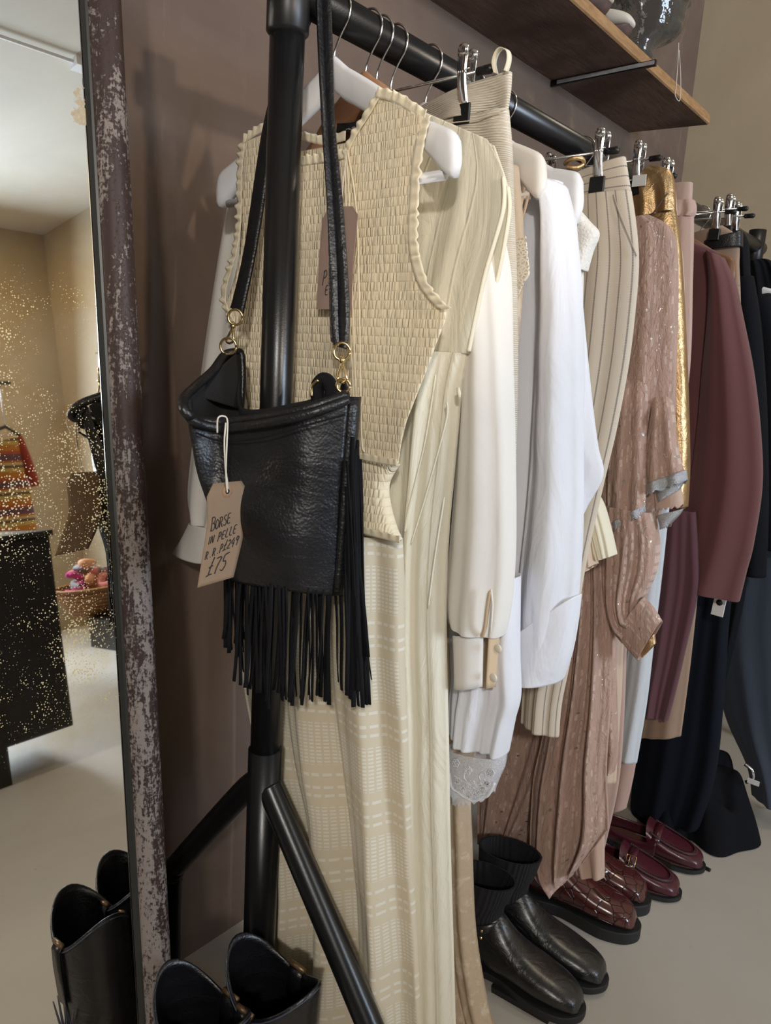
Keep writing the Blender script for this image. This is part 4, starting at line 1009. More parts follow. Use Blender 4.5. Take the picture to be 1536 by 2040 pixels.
cloth('shoulder_fold', [(1480, 600, 1536, 585), (1495, 1560, 680), (1505, 1570, 900), (1500, 1570, 1100)], 2.12, M['black_cloth'], t, th=.035, nu=40, nv=50)
build_hanger('clothes_hanger', 'white hanger at the far end of the rail, holding the black top', 2.165, M['white_wood'], top=1.53, drop=.12, hh=.028, half=.25)
t = far_piece('black_trousers', 'wide-leg black trousers whose hem brushes the floor', 'trousers', 1.96, M['navy_cloth'], [(1380, 1470, 900), (1370, 1465, 1100), (1340, 1450, 1250), (1300, 1440, 1400), (1272, 1425, 1540), (1258, 1598, 1395, 1640), (1262, 1612, 1385, 1652)], th=.03, part='leg')
t = far_piece('grey_trousers', 'charcoal grey wide trousers at the far right, slipping down to the floor', 'trousers', 2.24, M['grey_cloth'], [(1440, 1600, 1080), (1425, 1600, 1180), (1415, 1600, 1300), (1430, 1600, 1400), (1450, 1600, 1480), (1490, 1600, 1560), (1500, 1610, 1620)], th=.05, part='leg')
t = far_piece('navy_trousers', 'navy trousers between the black pair and the charcoal pair', 'trousers', 2.10, M['black_cloth'], [(1440, 1500, 1050), (1410, 1480, 1200), (1405, 1450, 1330), (1395, 1425, 1440), (1390, 1410, 1520)], th=.03, part='leg')
def build_pool():
    X = 2.05
    t = thing('fallen_garment', 'black garment crumpled on the floor beside the black trousers', 'garment', (2.08, .5, 0))
    b = MB(); outline = [(1330, 1632), (1395, 1662), (1430, 1664), (1452, 1660), (1470, 1640), (1500, 1590), (1490, 1540), (1460, 1515), (1420, 1490), (1390, 1480), (1350, 1560)]
    base = [onZ(px, py, 0.004) for px, py in outline[:5]]
    rows = []
    c0 = onZ(1400, 1640, .003); n = 48
    A = Vector((2.10, .52, 0))
    for i in range(14):
        f = i/13; row = []
        for k in range(n+1):
            a = 2*math.pi*k/n
            rad = (.185+.035*math.sin(3*a+1)+.02*math.sin(7*a)+.03*f*math.sin(9*a+3*f))*(1-f)**.6+.004
            z = .17*math.sin(f*math.pi/2)**.8+.075*noise.noise(Vector((math.cos(a)*2.6, math.sin(a)*2.6, f*3)))*(f*(1.1-f)*4)
            row.append(A+Vector((rad*math.cos(a)*1.0+.02*f, rad*math.sin(a)*.75+.05*f, max(.003, z))))
        rows.append(row)
    b.grid(rows); b.build('crumpled_cloth', M['black_cloth'], t, sub=1)
    p = onX(1488, 1545, 2.12)
    b = MB(); b.tube(bez([p+Vector((0, .01, .03)), p+Vector((0, -.01, .02)), p+Vector((0, -.015, -.005)), p+Vector((0, .0, -.02))], 5), .005, 8); b.build('metal_clasp', M['chrome'], t)
    q = onX(1497, 1556, 2.10)
    b = MB(); b.box((2.099, q.y-.02, q.z-.008), (2.101, q.y+.01, q.z+.006)); b.build('care_label', M['white_plastic'], t, smooth=False)
build_pool()
b = MB(); b.tube(bez([onZ(1312, 1632, .004), onZ(1340, 1662, .004), onZ(1372, 1702, .004), onZ(1400, 1725, .004), onZ(1415, 1734, .004)], 8), .0045, 8)
tag(b.build('floor_cable', M['black_plastic'], None), 'thin black cable lying on the floor beside the far loafer', 'cable')

# ------------------------------------------------------------------ shoulder bag
def build_bag():
    Xf, Xb = .585, .640
    def XS(px, x): return x+float(np.interp(px, (365, 400, 450, 500, 560, 690, 730), (-.062, -.020, .014, .024, .036, .066, .072)))
    t = thing('fringed_shoulder_bag', 'black pebbled leather shoulder bag with a long fringe, hung by its strap from the rail', 'bag', onX(550, 1180, .6))
    def V(px, py, x): return onX(px, py, XS(px, x))
    def VS(px, py, x): return onX(px, py, x)
    # front panel
    top = bez([V(369, 800, .612), V(380, 838, .598), V(430, 850, Xf), V(500, 846, Xf-.004), V(600, 820, Xf-.002), V(694, 790, .602)], 10)
    bot = bez([V(448, 1135, .612), V(455, 1152, .600), V(480, 1162, Xf+.002), V(530, 1170, Xf), V(600, 1180, Xf+.002), V(664, 1186, .604)], 10)
    n = 46; P = []
    for i in range(n+1):
        f = i/n; row = []
        for k in range(len(top)):
            p = top[k].lerp(bot[k], f); u = k/(len(top)-1)
            bulge = math.sin(math.pi*f)*math.sin(math.pi*u)
            p.x -= .010*bulge + .006*math.sin(5*u+4*f+1)*bulge + .012*bulge*noise.noise(Vector((u*2.2+f*1.5, f*3-u*2, 2)))
            row.append(p)
        P.append(row)
    b = MB(); b.grid(P); b.build('front_panel', M['bag_leather'], t, solid=.002)
    btop = bez([V(369, 800, .614), V(420, 735, .640), V(466, 698, .652), V(478, 730, .652), V(482, 812, .632), V(600, 800, .614), V(640, 785, .612), V(688, 778, .614)], 10)
    bbot = bez([V(448, 1135, .616), V(455, 1140, .635), V(470, 1142, .636), V(490, 1146, .628), V(520, 1150, .622), V(560, 1160, .616), V(620, 1172, .616), V(662, 1184, .614)], 10)
    b = MB(); b.grid([[a.lerp(c, i/30)+Vector((.004*math.sin(math.pi*i/30), 0, 0)) for a, c in zip(btop, bbot)] for i in range(31)]); b.build('back_panel', M['bag_lining'], t, solid=.002)
    b = MB(); b.grid([[bot[k].lerp(bot[k]+Vector((.026, 0, .004)), j/3) for k in range(len(bot))] for j in range(4)]); b.build('base', M['bag_leather'], t, solid=.002)
    # side gusset
    g0, g1 = top[-1], bot[-1]
    b = MB(); b.grid([[g0.lerp(g1, i/12)+Vector((.022*j/4, -.006*math.sin(math.pi*j/4), 0)) for j in range(5)] for i in range(13)]); b.build('side_gusset', M['bag_leather'], t, solid=.002)
    # two piped rims
    r1 = bez([V(470, 702, .650), V(448, 708, .642), V(425, 738, .632), V(392, 768, .620), V(366, 795, .610), V(372, 824, .596), V(410, 840, .586), V(478, 838, .578), V(560, 826, .578), V(630, 808, .584), V(690, 786, .600)], 8)
    r2 = bez([V(374, 800, .606), V(382, 836, .592), V(430, 852, .580), V(482, 850, .574), V(560, 838, .574), V(630, 820, .580), V(694, 795, .600)], 8)
    for r in (r1, r2):
        b = MB(); b.tube(r, .0062, 12); b.build('piped_rim', M['bag_leather'], t)
    b = MB(); b.tube(bez([V(390, 862, .584), V(440, 878, .572), V(520, 872, .568), V(600, 850, .570), V(688, 826, .590)], 8), .0012, 6); b.build('seam', M['suede'], t)
    # flap tip of the back panel at the left ring
    b = MB(); a = bez([V(395, 790, .628), V(430, 740, .634), V(468, 706, .645)], 8); c = bez([V(478, 815, .646), V(482, 770, .650), V(482, 706, .655)], 8)
    b.grid([[p.lerp(q, k/6) for k in range(7)] for p, q in zip(a, c)]); b.build('inner_facing', M['bag_lining'], t, solid=.002)
    b = MB(); b.tube(bez([V(470, 702, .650), V(481, 705, .655), V(484, 760, .653), V(480, 812, .648)], 8), .0045, 10); b.build('piped_edge', M['bag_leather'], t)
    # zip end bundle
    b = MB(); b.tube(bez([V(634, 800, .612), V(632, 772, .612), V(645, 756, .612), V(658, 768, .612), V(662, 800, .612)], 6), .009, 12); b.build('zip_end', M['suede'], t)
    b = MB(); b.tube(bez([V(621, 790, .604), V(622, 770, .604), V(634, 757, .604)], 6), .0022, 8); b.build('zip_teeth', M['brass'], t)
    # tab at the right ring
    b = MB(); b.tube(bez([V(684, 770, .622), V(690, 790, .615), V(692, 835, .612)], 6), .008, 10, flat=.5); b.build('strap_tab', M['bag_leather'], t)
    # hardware
    def ring(c, r, w, tilt=.6):
        b = MB(); b.tube([c+Vector((math.cos(a)*r*math.sin(tilt), -math.cos(a)*r*math.cos(tilt), math.sin(a)*r)) for a in [2*math.pi*k/24 for k in range(25)]], w, 8); b.build('ring', M['brass'], t)
    def clasp(pts, w=.0017):
        b = MB(); top_, bot_ = pts
        dz = bot_-top_; b.tube([top_, top_+dz*.14, top_+dz*.2, top_+dz*.28], [.0018, .0034, .0042, .0022], 10)
        s = Vector((0, .0075, 0)); loop = [top_+dz*.28, top_+dz*.55-s*.55, top_+dz*.85-s, top_+dz*.98-s*.4, top_+dz*.98+s*.4, top_+dz*.85+s, top_+dz*.55+s*.55, top_+dz*.28]
        b.tube(bez(loop, 5), w, 8); b.build('swivel_clasp', M['brass'], t)
    ring(VS(469, 632, .662), .010, .0018); clasp((VS(466, 642, .662), VS(457, 684, .660))); ring(VS(455, 690, .655), .011, .0018)
    ring(VS(681, 700, .668), .010, .0018); clasp((VS(681, 708, .667), VS(682, 762, .668))); ring(VS(684, 768, .668), .008, .0018)
    # strap: one long band over the rail
    def ribbon(pairs, name, thick=.003):
        A = bez([VS(a[0], a[1], a[4]) for a in pairs], 10); B = bez([VS(a[2], a[3], a[4]+a[5]) for a in pairs], 10)
        b = MB(); b.grid([[p.lerp(q, k/4)+Vector((-.0012*math.sin(math.pi*k/4), 0, 0)) for k in range(5)] for p, q in zip(A, B)]); return b.build(name, M['bag_leather'], t, solid=thick)
    ribbon([(632, -30, 657, -40, .712, .004), (636, 60, 661, 50, .708, .004), (641, 150, 664, 150, .70, .004), (648, 260, 668, 256, .69, .004), (655, 400, 682, 396, .682, .004), (661, 540, 692, 540, .676, .004), (664, 640, 696, 644, .671, .003), (666, 688, 690, 696, .669, .002)], 'strap')
    ribbon([(630, -30, 640, -30, .700, .010), (633, 60, 644, 60, .698, .010), (637, 150, 648, 150, .690, .010), (643, 260, 654, 260, .680, .010), (651, 400, 664, 400, .674, .008), (656, 540, 672, 540, .668, .006), (658, 640, 674, 640, .664, .005), (661, 680, 676, 692, .664, .003)], 'strap_underlay')
    ribbon([(620, -10, 640, -10, .745, .0), (590, 40, 612, 60, .742, .0), (560, 110, 580, 130, .735, .0), (541, 185, 556, 200, .728, 0), (522, 270, 543, 280, .72, 0), (505, 380, 528, 390, .708, 0), (487, 500, 509, 505, .69, 0), (468, 585, 491, 592, .675, 0), (460, 614, 484, 624, .668, 0)], 'strap_far_side')
    # fringe
    rnd = random.Random(11)
    def strand(p, L, w, lean, ph):
        b = MB(); g = []
        m = 9; th = rnd.uniform(-.5, .5)
        for i in range(m):
            f = i/(m-1)
            c = p+Vector((.004*math.sin(3*f+ph)+lean[0]*f, .006*math.sin(2.4*f*1.7+ph)*f+lean[1]*f, -L*f))
            ca, sa = math.cos(th+.7*f*math.sin(ph)), math.sin(th+.7*f*math.sin(ph))
            d = Vector((sa*w, -ca*w, 0)); nn = Vector((ca, sa, 0))*.0008
            g.append([c-d-nn, c+d-nn, c+d+nn, c-d+nn])
        b.grid(g, closeu=True); b.f.append((0, 3, 2, 1)); k = len(b.v); b.f.append((k-4, k-3, k-2, k-1))
        b.build('fringe_strand', M['suede'], t)
    zend = lambda px, py: onX(px, py, .6).z
    ends = [(438, 1290), (470, 1370), (505, 1395), (560, 1405), (620, 1412), (664, 1425), (720, 1422)]
    def endz(y):
        best = [(onX(a, b_, .6).y, onX(a, b_, .6).z) for a, b_ in ends]
        best.sort(); ys = [q[0] for q in best]; zs = [q[1] for q in best]; return float(np.interp(y, ys, zs))
    for layer, cnt, dx in ((0, 36, -.004), (1, 30, .014)):
        for i in range(cnt):
            u = (i+.5+rnd.uniform(-.25, .25))/cnt; k = int(u*(len(bot)-1)); p = bot[k].copy(); p += Vector((dx+.006, 0, .006))
            L = p.z-endz(p.y)+rnd.uniform(-.012, .012)+.006
            strand(p, L, rnd.uniform(.0019, .0028), (rnd.uniform(-.006, .012), rnd.uniform(-.006, .006)), rnd.uniform(0, 6))
    for i in range(34):
        u = (i+.5)/34; f = rnd.random()**1.2*.55
        p = g0.lerp(g1, .18+f)+Vector((.002+.020*rnd.random(), -.006, 0)); p.y -= .004*rnd.random()
        zb = V(720, 1415, .6).z+rnd.uniform(-.006, .10)*rnd.random()
        e = V(rnd.uniform(690, 728), 1400, .605)
        strand(p, p.z-zb, rnd.uniform(.0022, .0034), (rnd.uniform(-.01, .012), (e.y-p.y)), rnd.uniform(0, 6))
build_bag()

# ------------------------------------------------------------------ swing tags
def build_tag():
    Y0 = .730
    def T(px, py, o=0.0): return onY(px, py, Y0+o)
    c = T(450, 965)
    t = thing('price_tag', 'brown kraft paper price tag with handwriting, tied to the bag with string', 'tag', c)
    L = bez([T(412, 990), T(413, 1040, -.002), T(409, 1072, -.003), T(393, 1171, -.016)], 8)
    R = bez([T(492, 976), T(491, 1020, -.002), T(487, 1056, -.003), T(465, 1150, -.016)], 8)
    cum = [0]
    for k in range(1, len(L)): cum.append(cum[-1]+(L[k]-L[k-1]).length)
    def fm(u, v, off=-.0009):
        v = min(max(v, 0), 1); q = float(np.interp(v*cum[-1], cum, range(len(L)))); k = min(int(q), len(L)-2); f = q-k
        a = L[k].lerp(L[k+1], f); b_ = R[k].lerp(R[k+1], f); return a.lerp(b_, u)+Vector((0, off, 0))
    b = MB(); tl, tr = T(425, 963), T(481, 958)
    rows = [[tl.lerp(tr, k/10) for k in range(11)]]
    rows += [[a.lerp(c_, k/10) for k in range(11)] for a, c_ in zip(L, R)]
    b.grid(rows); b.build('card', M['paper'], t, smooth=True, solid=.0007)
    hole = T(453, 979, -.0006)
    b = MB(); b.lathe([(.0001, -.0004), (.0030, -.0004), (.0030, .0), (.0001, 0)], hole, 16, 'y'); b.build('eyelet_hole', M['ink'], t)
    b = MB(); b.lathe([(.0032, -.0003), (.0074, -.0003), (.0076, .0), (.0032, 0)], hole, 20, 'y'); b.build('eyelet_patch', plain('kraft_reinforcement', (.33, .19, .11), .8), t)
    writing('BORSE', fm, .09, .385, .100, .195, .10, -.10, M['ink'], t, .0005)
    writing('IN', fm, .07, .535, .12, .155, .06, -.12, M['ink'], t, .0005); writing('PELLE', fm, .31, .515, .094, .165, .08, -.13, M['ink'], t, .0005)
    writing('R.R.P', fm, .06, .70, .115, .155, .08, -.13, M['ink'], t, .0005); writing('£249', fm, .50, .645, .098, .18, .12, -.13, M['ink'], t, .0005)
    writing('£75', fm, .18, .90, .17, .30, .16, -.10, M['ink'], t, .0006)
    s = [T(453, 981, -.002), T(451, 962, -.003), T(450, 930, -.003), T(452, 880, -.003), T(453, 838, -.003), T(445, 829, -.003), T(434, 834, -.002), T(433, 862, +.002)]
    b = MB(); b.tube(bez(s, 6), .0011, 6); b.build('string', M['string'], t)
    s2 = [T(453, 981, +.001), T(453, 962, -.001), T(449, 930, -.001), T(447, 880, -.001), T(450, 842, -.001)]
    b = MB(); b.tube(bez(s2, 6), .0011, 6); b.build('string', M['string'], t)
build_tag()
def build_dress_tag():
    X = .712
    c = onX(680, 420, X); t = thing('price_tag', 'brown kraft price tag on the smocked dress, half hidden behind the bag strap', 'tag', c)
    q = [onX(703, 411, X), onX(713, 428, X), onX(704, 520, X-.002), onX(700, 616, X-.004), onX(630, 616, X-.004), onX(636, 520, X-.002), onX(642, 438, X), onX(655, 412, X)]
    b = MB(); b.add(q, [(0, 1, 2, 5, 6, 7), (2, 3, 4, 5)]); b.build('card', M['paper_dark'], t, smooth=False, solid=.0007)
    def fm(u, v): return q[6].lerp(q[1], u).lerp(q[4].lerp(q[3], u), v)+Vector((-.0010, 0, 0))
    writing('PHA', fm, .14, .72, .18, .26, .10, -.02, M['ink'], t, .0005); writing('E', fm, .24, .84, .18, .19, .05, 0, M['ink'], t, .0005); writing('I', fm, .40, .84, .18, .19, .05, 0, M['ink'], t, .0005)
    b = MB(); b.tube(bez([onX(680, 418, X-.001), onX(684, 360, X+.004), onX(690, 315, X+.012)], 6), .0009, 6); b.build('string', M['string'], t)
build_dress_tag()

# ------------------------------------------------------------------ shoes
def foot_frame(toe, yaw):     # local: l from heel (0) to toe, w sideways, z up
    d = Vector((math.sin(yaw), -math.cos(yaw), 0)); s = Vector((math.cos(yaw), math.sin(yaw), 0))
    return d, s
def ring_loft(secs, frame, n=22):
    """secs: (back(l,z), front(l,z), halfwidth, squareness)"""
    O, d, s = frame; rings = []
    for (bl, bz), (fl, fz), hw, sq in secs:
        r = []
        for k in range(n):
            a = 2*math.pi*k/n; ca, sa = math.cos(a), math.sin(a)
            u = .5-.5*math.copysign(abs(ca)**sq, ca); w = math.copysign(abs(sa)**sq, sa)*hw
            l = bl+(fl-bl)*u; z = bz+(fz-bz)*u; r.append(O+d*l+s*w+Vector((0, 0, z)))
        rings.append(r)
    out = []
    m = 5
    for j in range(len(rings[0])):
        out.append(bez([r[j] for r in rings], m))
    return [[out[j][i] for j in range(n)] for i in range(len(out[0]))]
def sole_mesh(b, outline, frame, z0, z1):
    O, d, s = frame; pts = bez(outline+[outline[0]], 6)[:-1]; n = len(pts)
    lo = [O+d*p[0]+s*p[1]+Vector((0, 0, z0)) for p in pts]; hi = [O+d*p[0]+s*p[1]+Vector((0, 0, z1)) for p in pts]
    b.add(lo+hi, [tuple(range(n-1, -1, -1)), tuple(range(n, 2*n))]+[(i, (i+1) % n, n+(i+1) % n, n+i) for i in range(n)])
def sole_outline(L, wt, wh, pt=1.0):
    h = [(0, 0), (.012*L/.29, wh*.62), (.06, wh), (.12, wh*.86), (.19, wt*.95), (L-.07, wt), (L-.03, wt*.82*pt), (L-.006, wt*.40*pt), (L, 0)]
    return [Vector((a, b_, 0)) for a, b_ in h]+[Vector((a, -b_, 0)) for a, b_ in h[-2:0:-1]]
def ankle_boot(label, toe, yaw, harness, hgt=.20):
    L = .29; d = Vector((math.sin(yaw), -math.cos(yaw), 0)); s = Vector((math.cos(yaw), math.sin(yaw), 0)); O = Vector((toe[0], toe[1], 0))-d*L; fr = (O, d, s)
    t = thing('ankle_boot', label, 'boot', O+d*.1, 'pair of black ankle boots')
    st = .022
    secs = [((L-.004, st), (L-.006, st+.020), .016, .9), ((L-.012, st), (L-.016, st+.034), .030, .85), ((L-.04, st), (L-.045, st+.046), .042, .8), ((L-.08, st), (L-.09, st+.058), .047, .8), ((L-.12, st), (L-.125, st+.070), .045, .85),
            ((.09, st), (L-.155, st+.090), .041, .9), ((.03, st+.01), (L-.175, st+.112), .036, .95), ((.006, st+.03), (L-.182, .140), .036, 1)]
    b = MB(); g = ring_loft(secs, fr); b.grid(g, closeu=True); b.f.append(tuple(range(21, -1, -1))); b.build('boot_foot', M['boot_leather'], t)
    # elastic shaft, open at the top
    secs = [((.006, st+.03), (L-.182, .140), .0362, 1), ((.000, .085), (L-.180, .158), .038, 1), ((-.004, .13), (L-.172, .175), .041, 1), ((-.010, hgt-.012), (L-.160, hgt), .043, 1)]
    b = MB(); g = ring_loft(secs, fr); b.grid(g, closeu=True)
    inner = [[p.lerp(sum(r, Vector())/len(r), .07) for p in r] for r in g]; inner.reverse()
    b.grid([g[-1], inner[0]], closeu=True); b.grid(inner, closeu=True); b.build('elastic_shaft', M['elastic'], t)
    b = MB(); sole_mesh(b, sole_outline(L+.004, .052, .040), fr, .010, st+.003); b.build('sole', M['sole'], t, smooth=False, bevel=.002)
    b = MB(); h = [(0, -.036), (0, .036), (.07, .038), (.075, -.038)]
    b.add([O+d*(a-.002)+s*w for a, w in h]+[O+d*(a-.002)+s*w+Vector((0, 0, .012)) for a, w in h], [(3, 2, 1, 0), (4, 5, 6, 7), (0, 1, 5, 4), (1, 2, 6, 5), (2, 3, 7, 6), (3, 0, 4, 7)])
    b.box((0, 0, 0), (0, 0, 0)) if False else None
    b.build('heel', M['sole'], t, smooth=False)
    b = MB(); h = [(.12, -.046), (.12, .046), (L-.05, .047), (L-.05, -.047)]
    b.add([O+d*a+s*w for a, w in h]+[O+d*a+s*w+Vector((0, 0, .012)) for a, w in h], [(3, 2, 1, 0), (4, 5, 6, 7), (0, 1, 5, 4), (1, 2, 6, 5), (2, 3, 7, 6), (3, 0, 4, 7)]); b.build('forefoot_tread', M['sole'], t, smooth=False)
    # harness strap
    b = MB(); g = [];
    for k in range(13):
        a = -1.9+3.8*k/12; w = math.sin(a)*.0385; l = .060+.056*math.cos(a)*.9
        zc = .105+.018*math.cos(a); p = O+d*l+s*w
        g.append([p+Vector((0, 0, zc-.012))+d*.002, p+Vector((0, 0, zc+.012))+d*.0])
    if harness:
        b.grid(g); b.build('ankle_strap', M['boot_leather'], t, solid=.0025)
        c = O+d*.058-s*.0425+Vector((0, 0, .108))
        b = MB(); b.tube([c+d*(.015*math.cos(a))+Vector((0, 0, .019*math.sin(a))) for a in [2*math.pi*k/20 for k in range(21)]], .0017, 8); b.build('harness_ring', M['brass'], t)
        for dz in (-.008, .008):
            p = O+d*.084-s*.0405+Vector((0, 0, .110+dz)); b = MB(); b.lathe([(.0001, -.003), (.003, -.002), (.004, 0), (.0001, .001)], p, 10, 'x'); b.build('stud', M['brass'], t)
    return t
ankle_boot('black ankle boot nearest the camera, with a harness ring at the ankle', (1.225, .452), .10, True, .215)
ankle_boot('black ankle boot behind the front one, next to the brown shoes', (1.325, .450), .12, False, .225)
def croc_shoe(label, toe, yaw):
    L = .285; d = Vector((math.sin(yaw), -math.cos(yaw), 0)); s = Vector((math.cos(yaw), math.sin(yaw), 0)); O = Vector((toe[0], toe[1], 0))-d*L; fr = (O, d, s)
    t = thing('croc_shoe', label, 'shoe', O+d*.1, 'pair of brown croc shoes')
    st = .026
    secs = [((L-.006, st), (L-.008, st+.020), .018, .85), ((L-.016, st), (L-.020, st+.036), .034, .8), ((L-.045, st), (L-.05, st+.050), .044, .8), ((L-.09, st), (L-.10, st+.064), .047, .85), ((L-.13, st), (L-.14, st+.082), .044, .9),
            ((.08, st), (L-.165, st+.098), .040, .95), ((.02, st+.01), (L-.185, st+.112), .036, 1), ((.0, st+.04), (L-.19, st+.122), .036, 1), ((-.002, st+.09), (L-.185, st+.150), .037, 1)]
    b = MB(); g = ring_loft(secs, fr); b.grid(g, closeu=True); b.f.append(tuple(range(21, -1, -1)))
    inner = [[p.lerp(sum(r, Vector())/len(r), .08) for p in r] for r in g[-12:]]; inner.reverse(); b.grid([g[-1], inner[0]], closeu=True); b.grid(inner, closeu=True)
    b.build('upper', M['croc'], t)
    b = MB(); sole_mesh(b, sole_outline(L+.006, .052, .040), fr, 0, st+.002); b.build('sole', M['sole'], t, smooth=False, bevel=.002)
croc_shoe('brown croc-effect shoe nearer the black boots', (1.518, .462), .22)
croc_shoe('brown croc-effect shoe nearer the burgundy loafers', (1.617, .478), .16)
def loafer(label, toe, yaw, buckle=True):
    L = .27; d = Vector((math.sin(yaw), -math.cos(yaw), 0)); s = Vector((math.cos(yaw), math.sin(yaw), 0)); O = Vector((toe[0], toe[1], 0))-d*L; fr = (O, d, s)
    t = thing('loafer', label, 'shoe', O+d*.1, 'pair of burgundy loafers')
    st = .014
    secs = [((L-.005, st), (L-.007, st+.018), .020, .8), ((L-.014, st), (L-.018, st+.028), .034, .75), ((L-.04, st), (L-.045, st+.036), .043, .7), ((L-.08, st), (L-.09, st+.048), .046, .72), ((L-.115, st), (L-.125, st+.062), .044, .75), ((L-.128, st), (L-.148, st+.076), .042, .8)]
    b = MB(); g = ring_loft(secs, fr); b.grid(g, closeu=True); b.f.append(tuple(range(21, -1, -1)))
    inner = [[p.lerp(sum(r, Vector())/len(r), .09) for p in r] for r in g[-14:]]; inner.reverse(); b.grid([g[-1], inner[0]], closeu=True); b.grid(inner, closeu=True); b.build('vamp', M['oxblood'], t)
    # quarter and heel wall
    wall = bez([Vector((L-.115, .0425, .058)), Vector((.12, .040, .046)), Vector((.06, .037, .046)), Vector((.015, .025, .054)), Vector((0, 0, .058)), Vector((.015, -.025, .054)), Vector((.06, -.037, .046)), Vector((.12, -.040, .046)), Vector((L-.115, -.0425, .058))], 6)
    b = MB(); b.grid([[O+d*p.x+s*(p.y*(1+.06*math.sin(math.pi*f)))+Vector((0, 0, st+(p.z-st)*f)) for p in wall] for f in (0, .25, .5, .75, 1)]); b.build('heel_counter', M['oxblood'], t, solid=.003)
    b = MB(); sole_mesh(b, [Vector((p.x*.97+.004, p.y*.86, 0)) for p in sole_outline(L, .047, .038)], fr, st, st+.004); b.build('insole', M['insole'], t, smooth=False)
    b = MB(); sole_mesh(b, sole_outline(L+.003, .049, .038), fr, .004, st+.001); b.build('sole', M['sole'], t, smooth=False)
    b = MB(); sole_mesh(b, [Vector((p.x*.26, p.y*.95, 0)) for p in sole_outline(L, .040, .039)], fr, 0, .008); b.build('heel', M['sole'], t, smooth=False)
    # moccasin seam with stitches
    ap = bez([Vector((L-.135, .034, .064)), Vector((L-.09, .036, .050)), Vector((L-.05, .030, .040)), Vector((L-.030, .016, .036)), Vector((L-.025, 0, .035)), Vector((L-.030, -.016, .036)), Vector((L-.05, -.030, .040)), Vector((L-.09, -.036, .050)), Vector((L-.135, -.034, .064))], 10)
    b = MB(); b.tube([O+d*p.x+s*p.y+Vector((0, 0, p.z+st-.003)) for p in ap], .0028, 8); b.build('apron_seam', M['oxblood_seam'], t)
    b = MB()
    for p in ap[2:-2]: b.tube([O+d*(p.x-.004)+s*p.y*.93+Vector((0, 0, p.z+st+.001)), O+d*(p.x+.005)+s*p.y*1.09+Vector((0, 0, p.z+st-.006))], .0012, 5)
    b.build('stitching', M['oxblood'], t)
    # strap and buckle
    b = MB(); g = []
    for k in range(15):
        a = -1.25+2.5*k/14; w = math.sin(a)*.0455; z = st+.024+.038*max(0, math.cos(a))**.7; q = O+d*(L-.118)+s*w+Vector((0, 0, z+.003)); g.append([q-d*.010, q+d*.010])
    b.grid(g); b.build('strap', M['oxblood'], t, solid=.002)
    if not buckle: return
    c = O+d*(L-.116)-s*.036+Vector((0, 0, st+.062)); up = Vector((0, 0, .7))+s*.7; up.normalize()
    b = MB(); cs = [c+d*x*.011+up*y*.012-s*.002 for x, y in ((-1, -1), (1, -1), (1, 1), (-1, 1), (-1, -1))]; b.tube(cs, .0014, 6); b.tube([c-d*.004-up*.012, c-d*.004+up*.012], .001, 6); b.build('buckle', M['brass'], t)
loafer('burgundy loafer with a gold buckle, nearer the brown shoes', (1.714, .436), .16)
loafer('burgundy loafer furthest from the camera, beside the floor cable', (1.862, .428), .16, False)
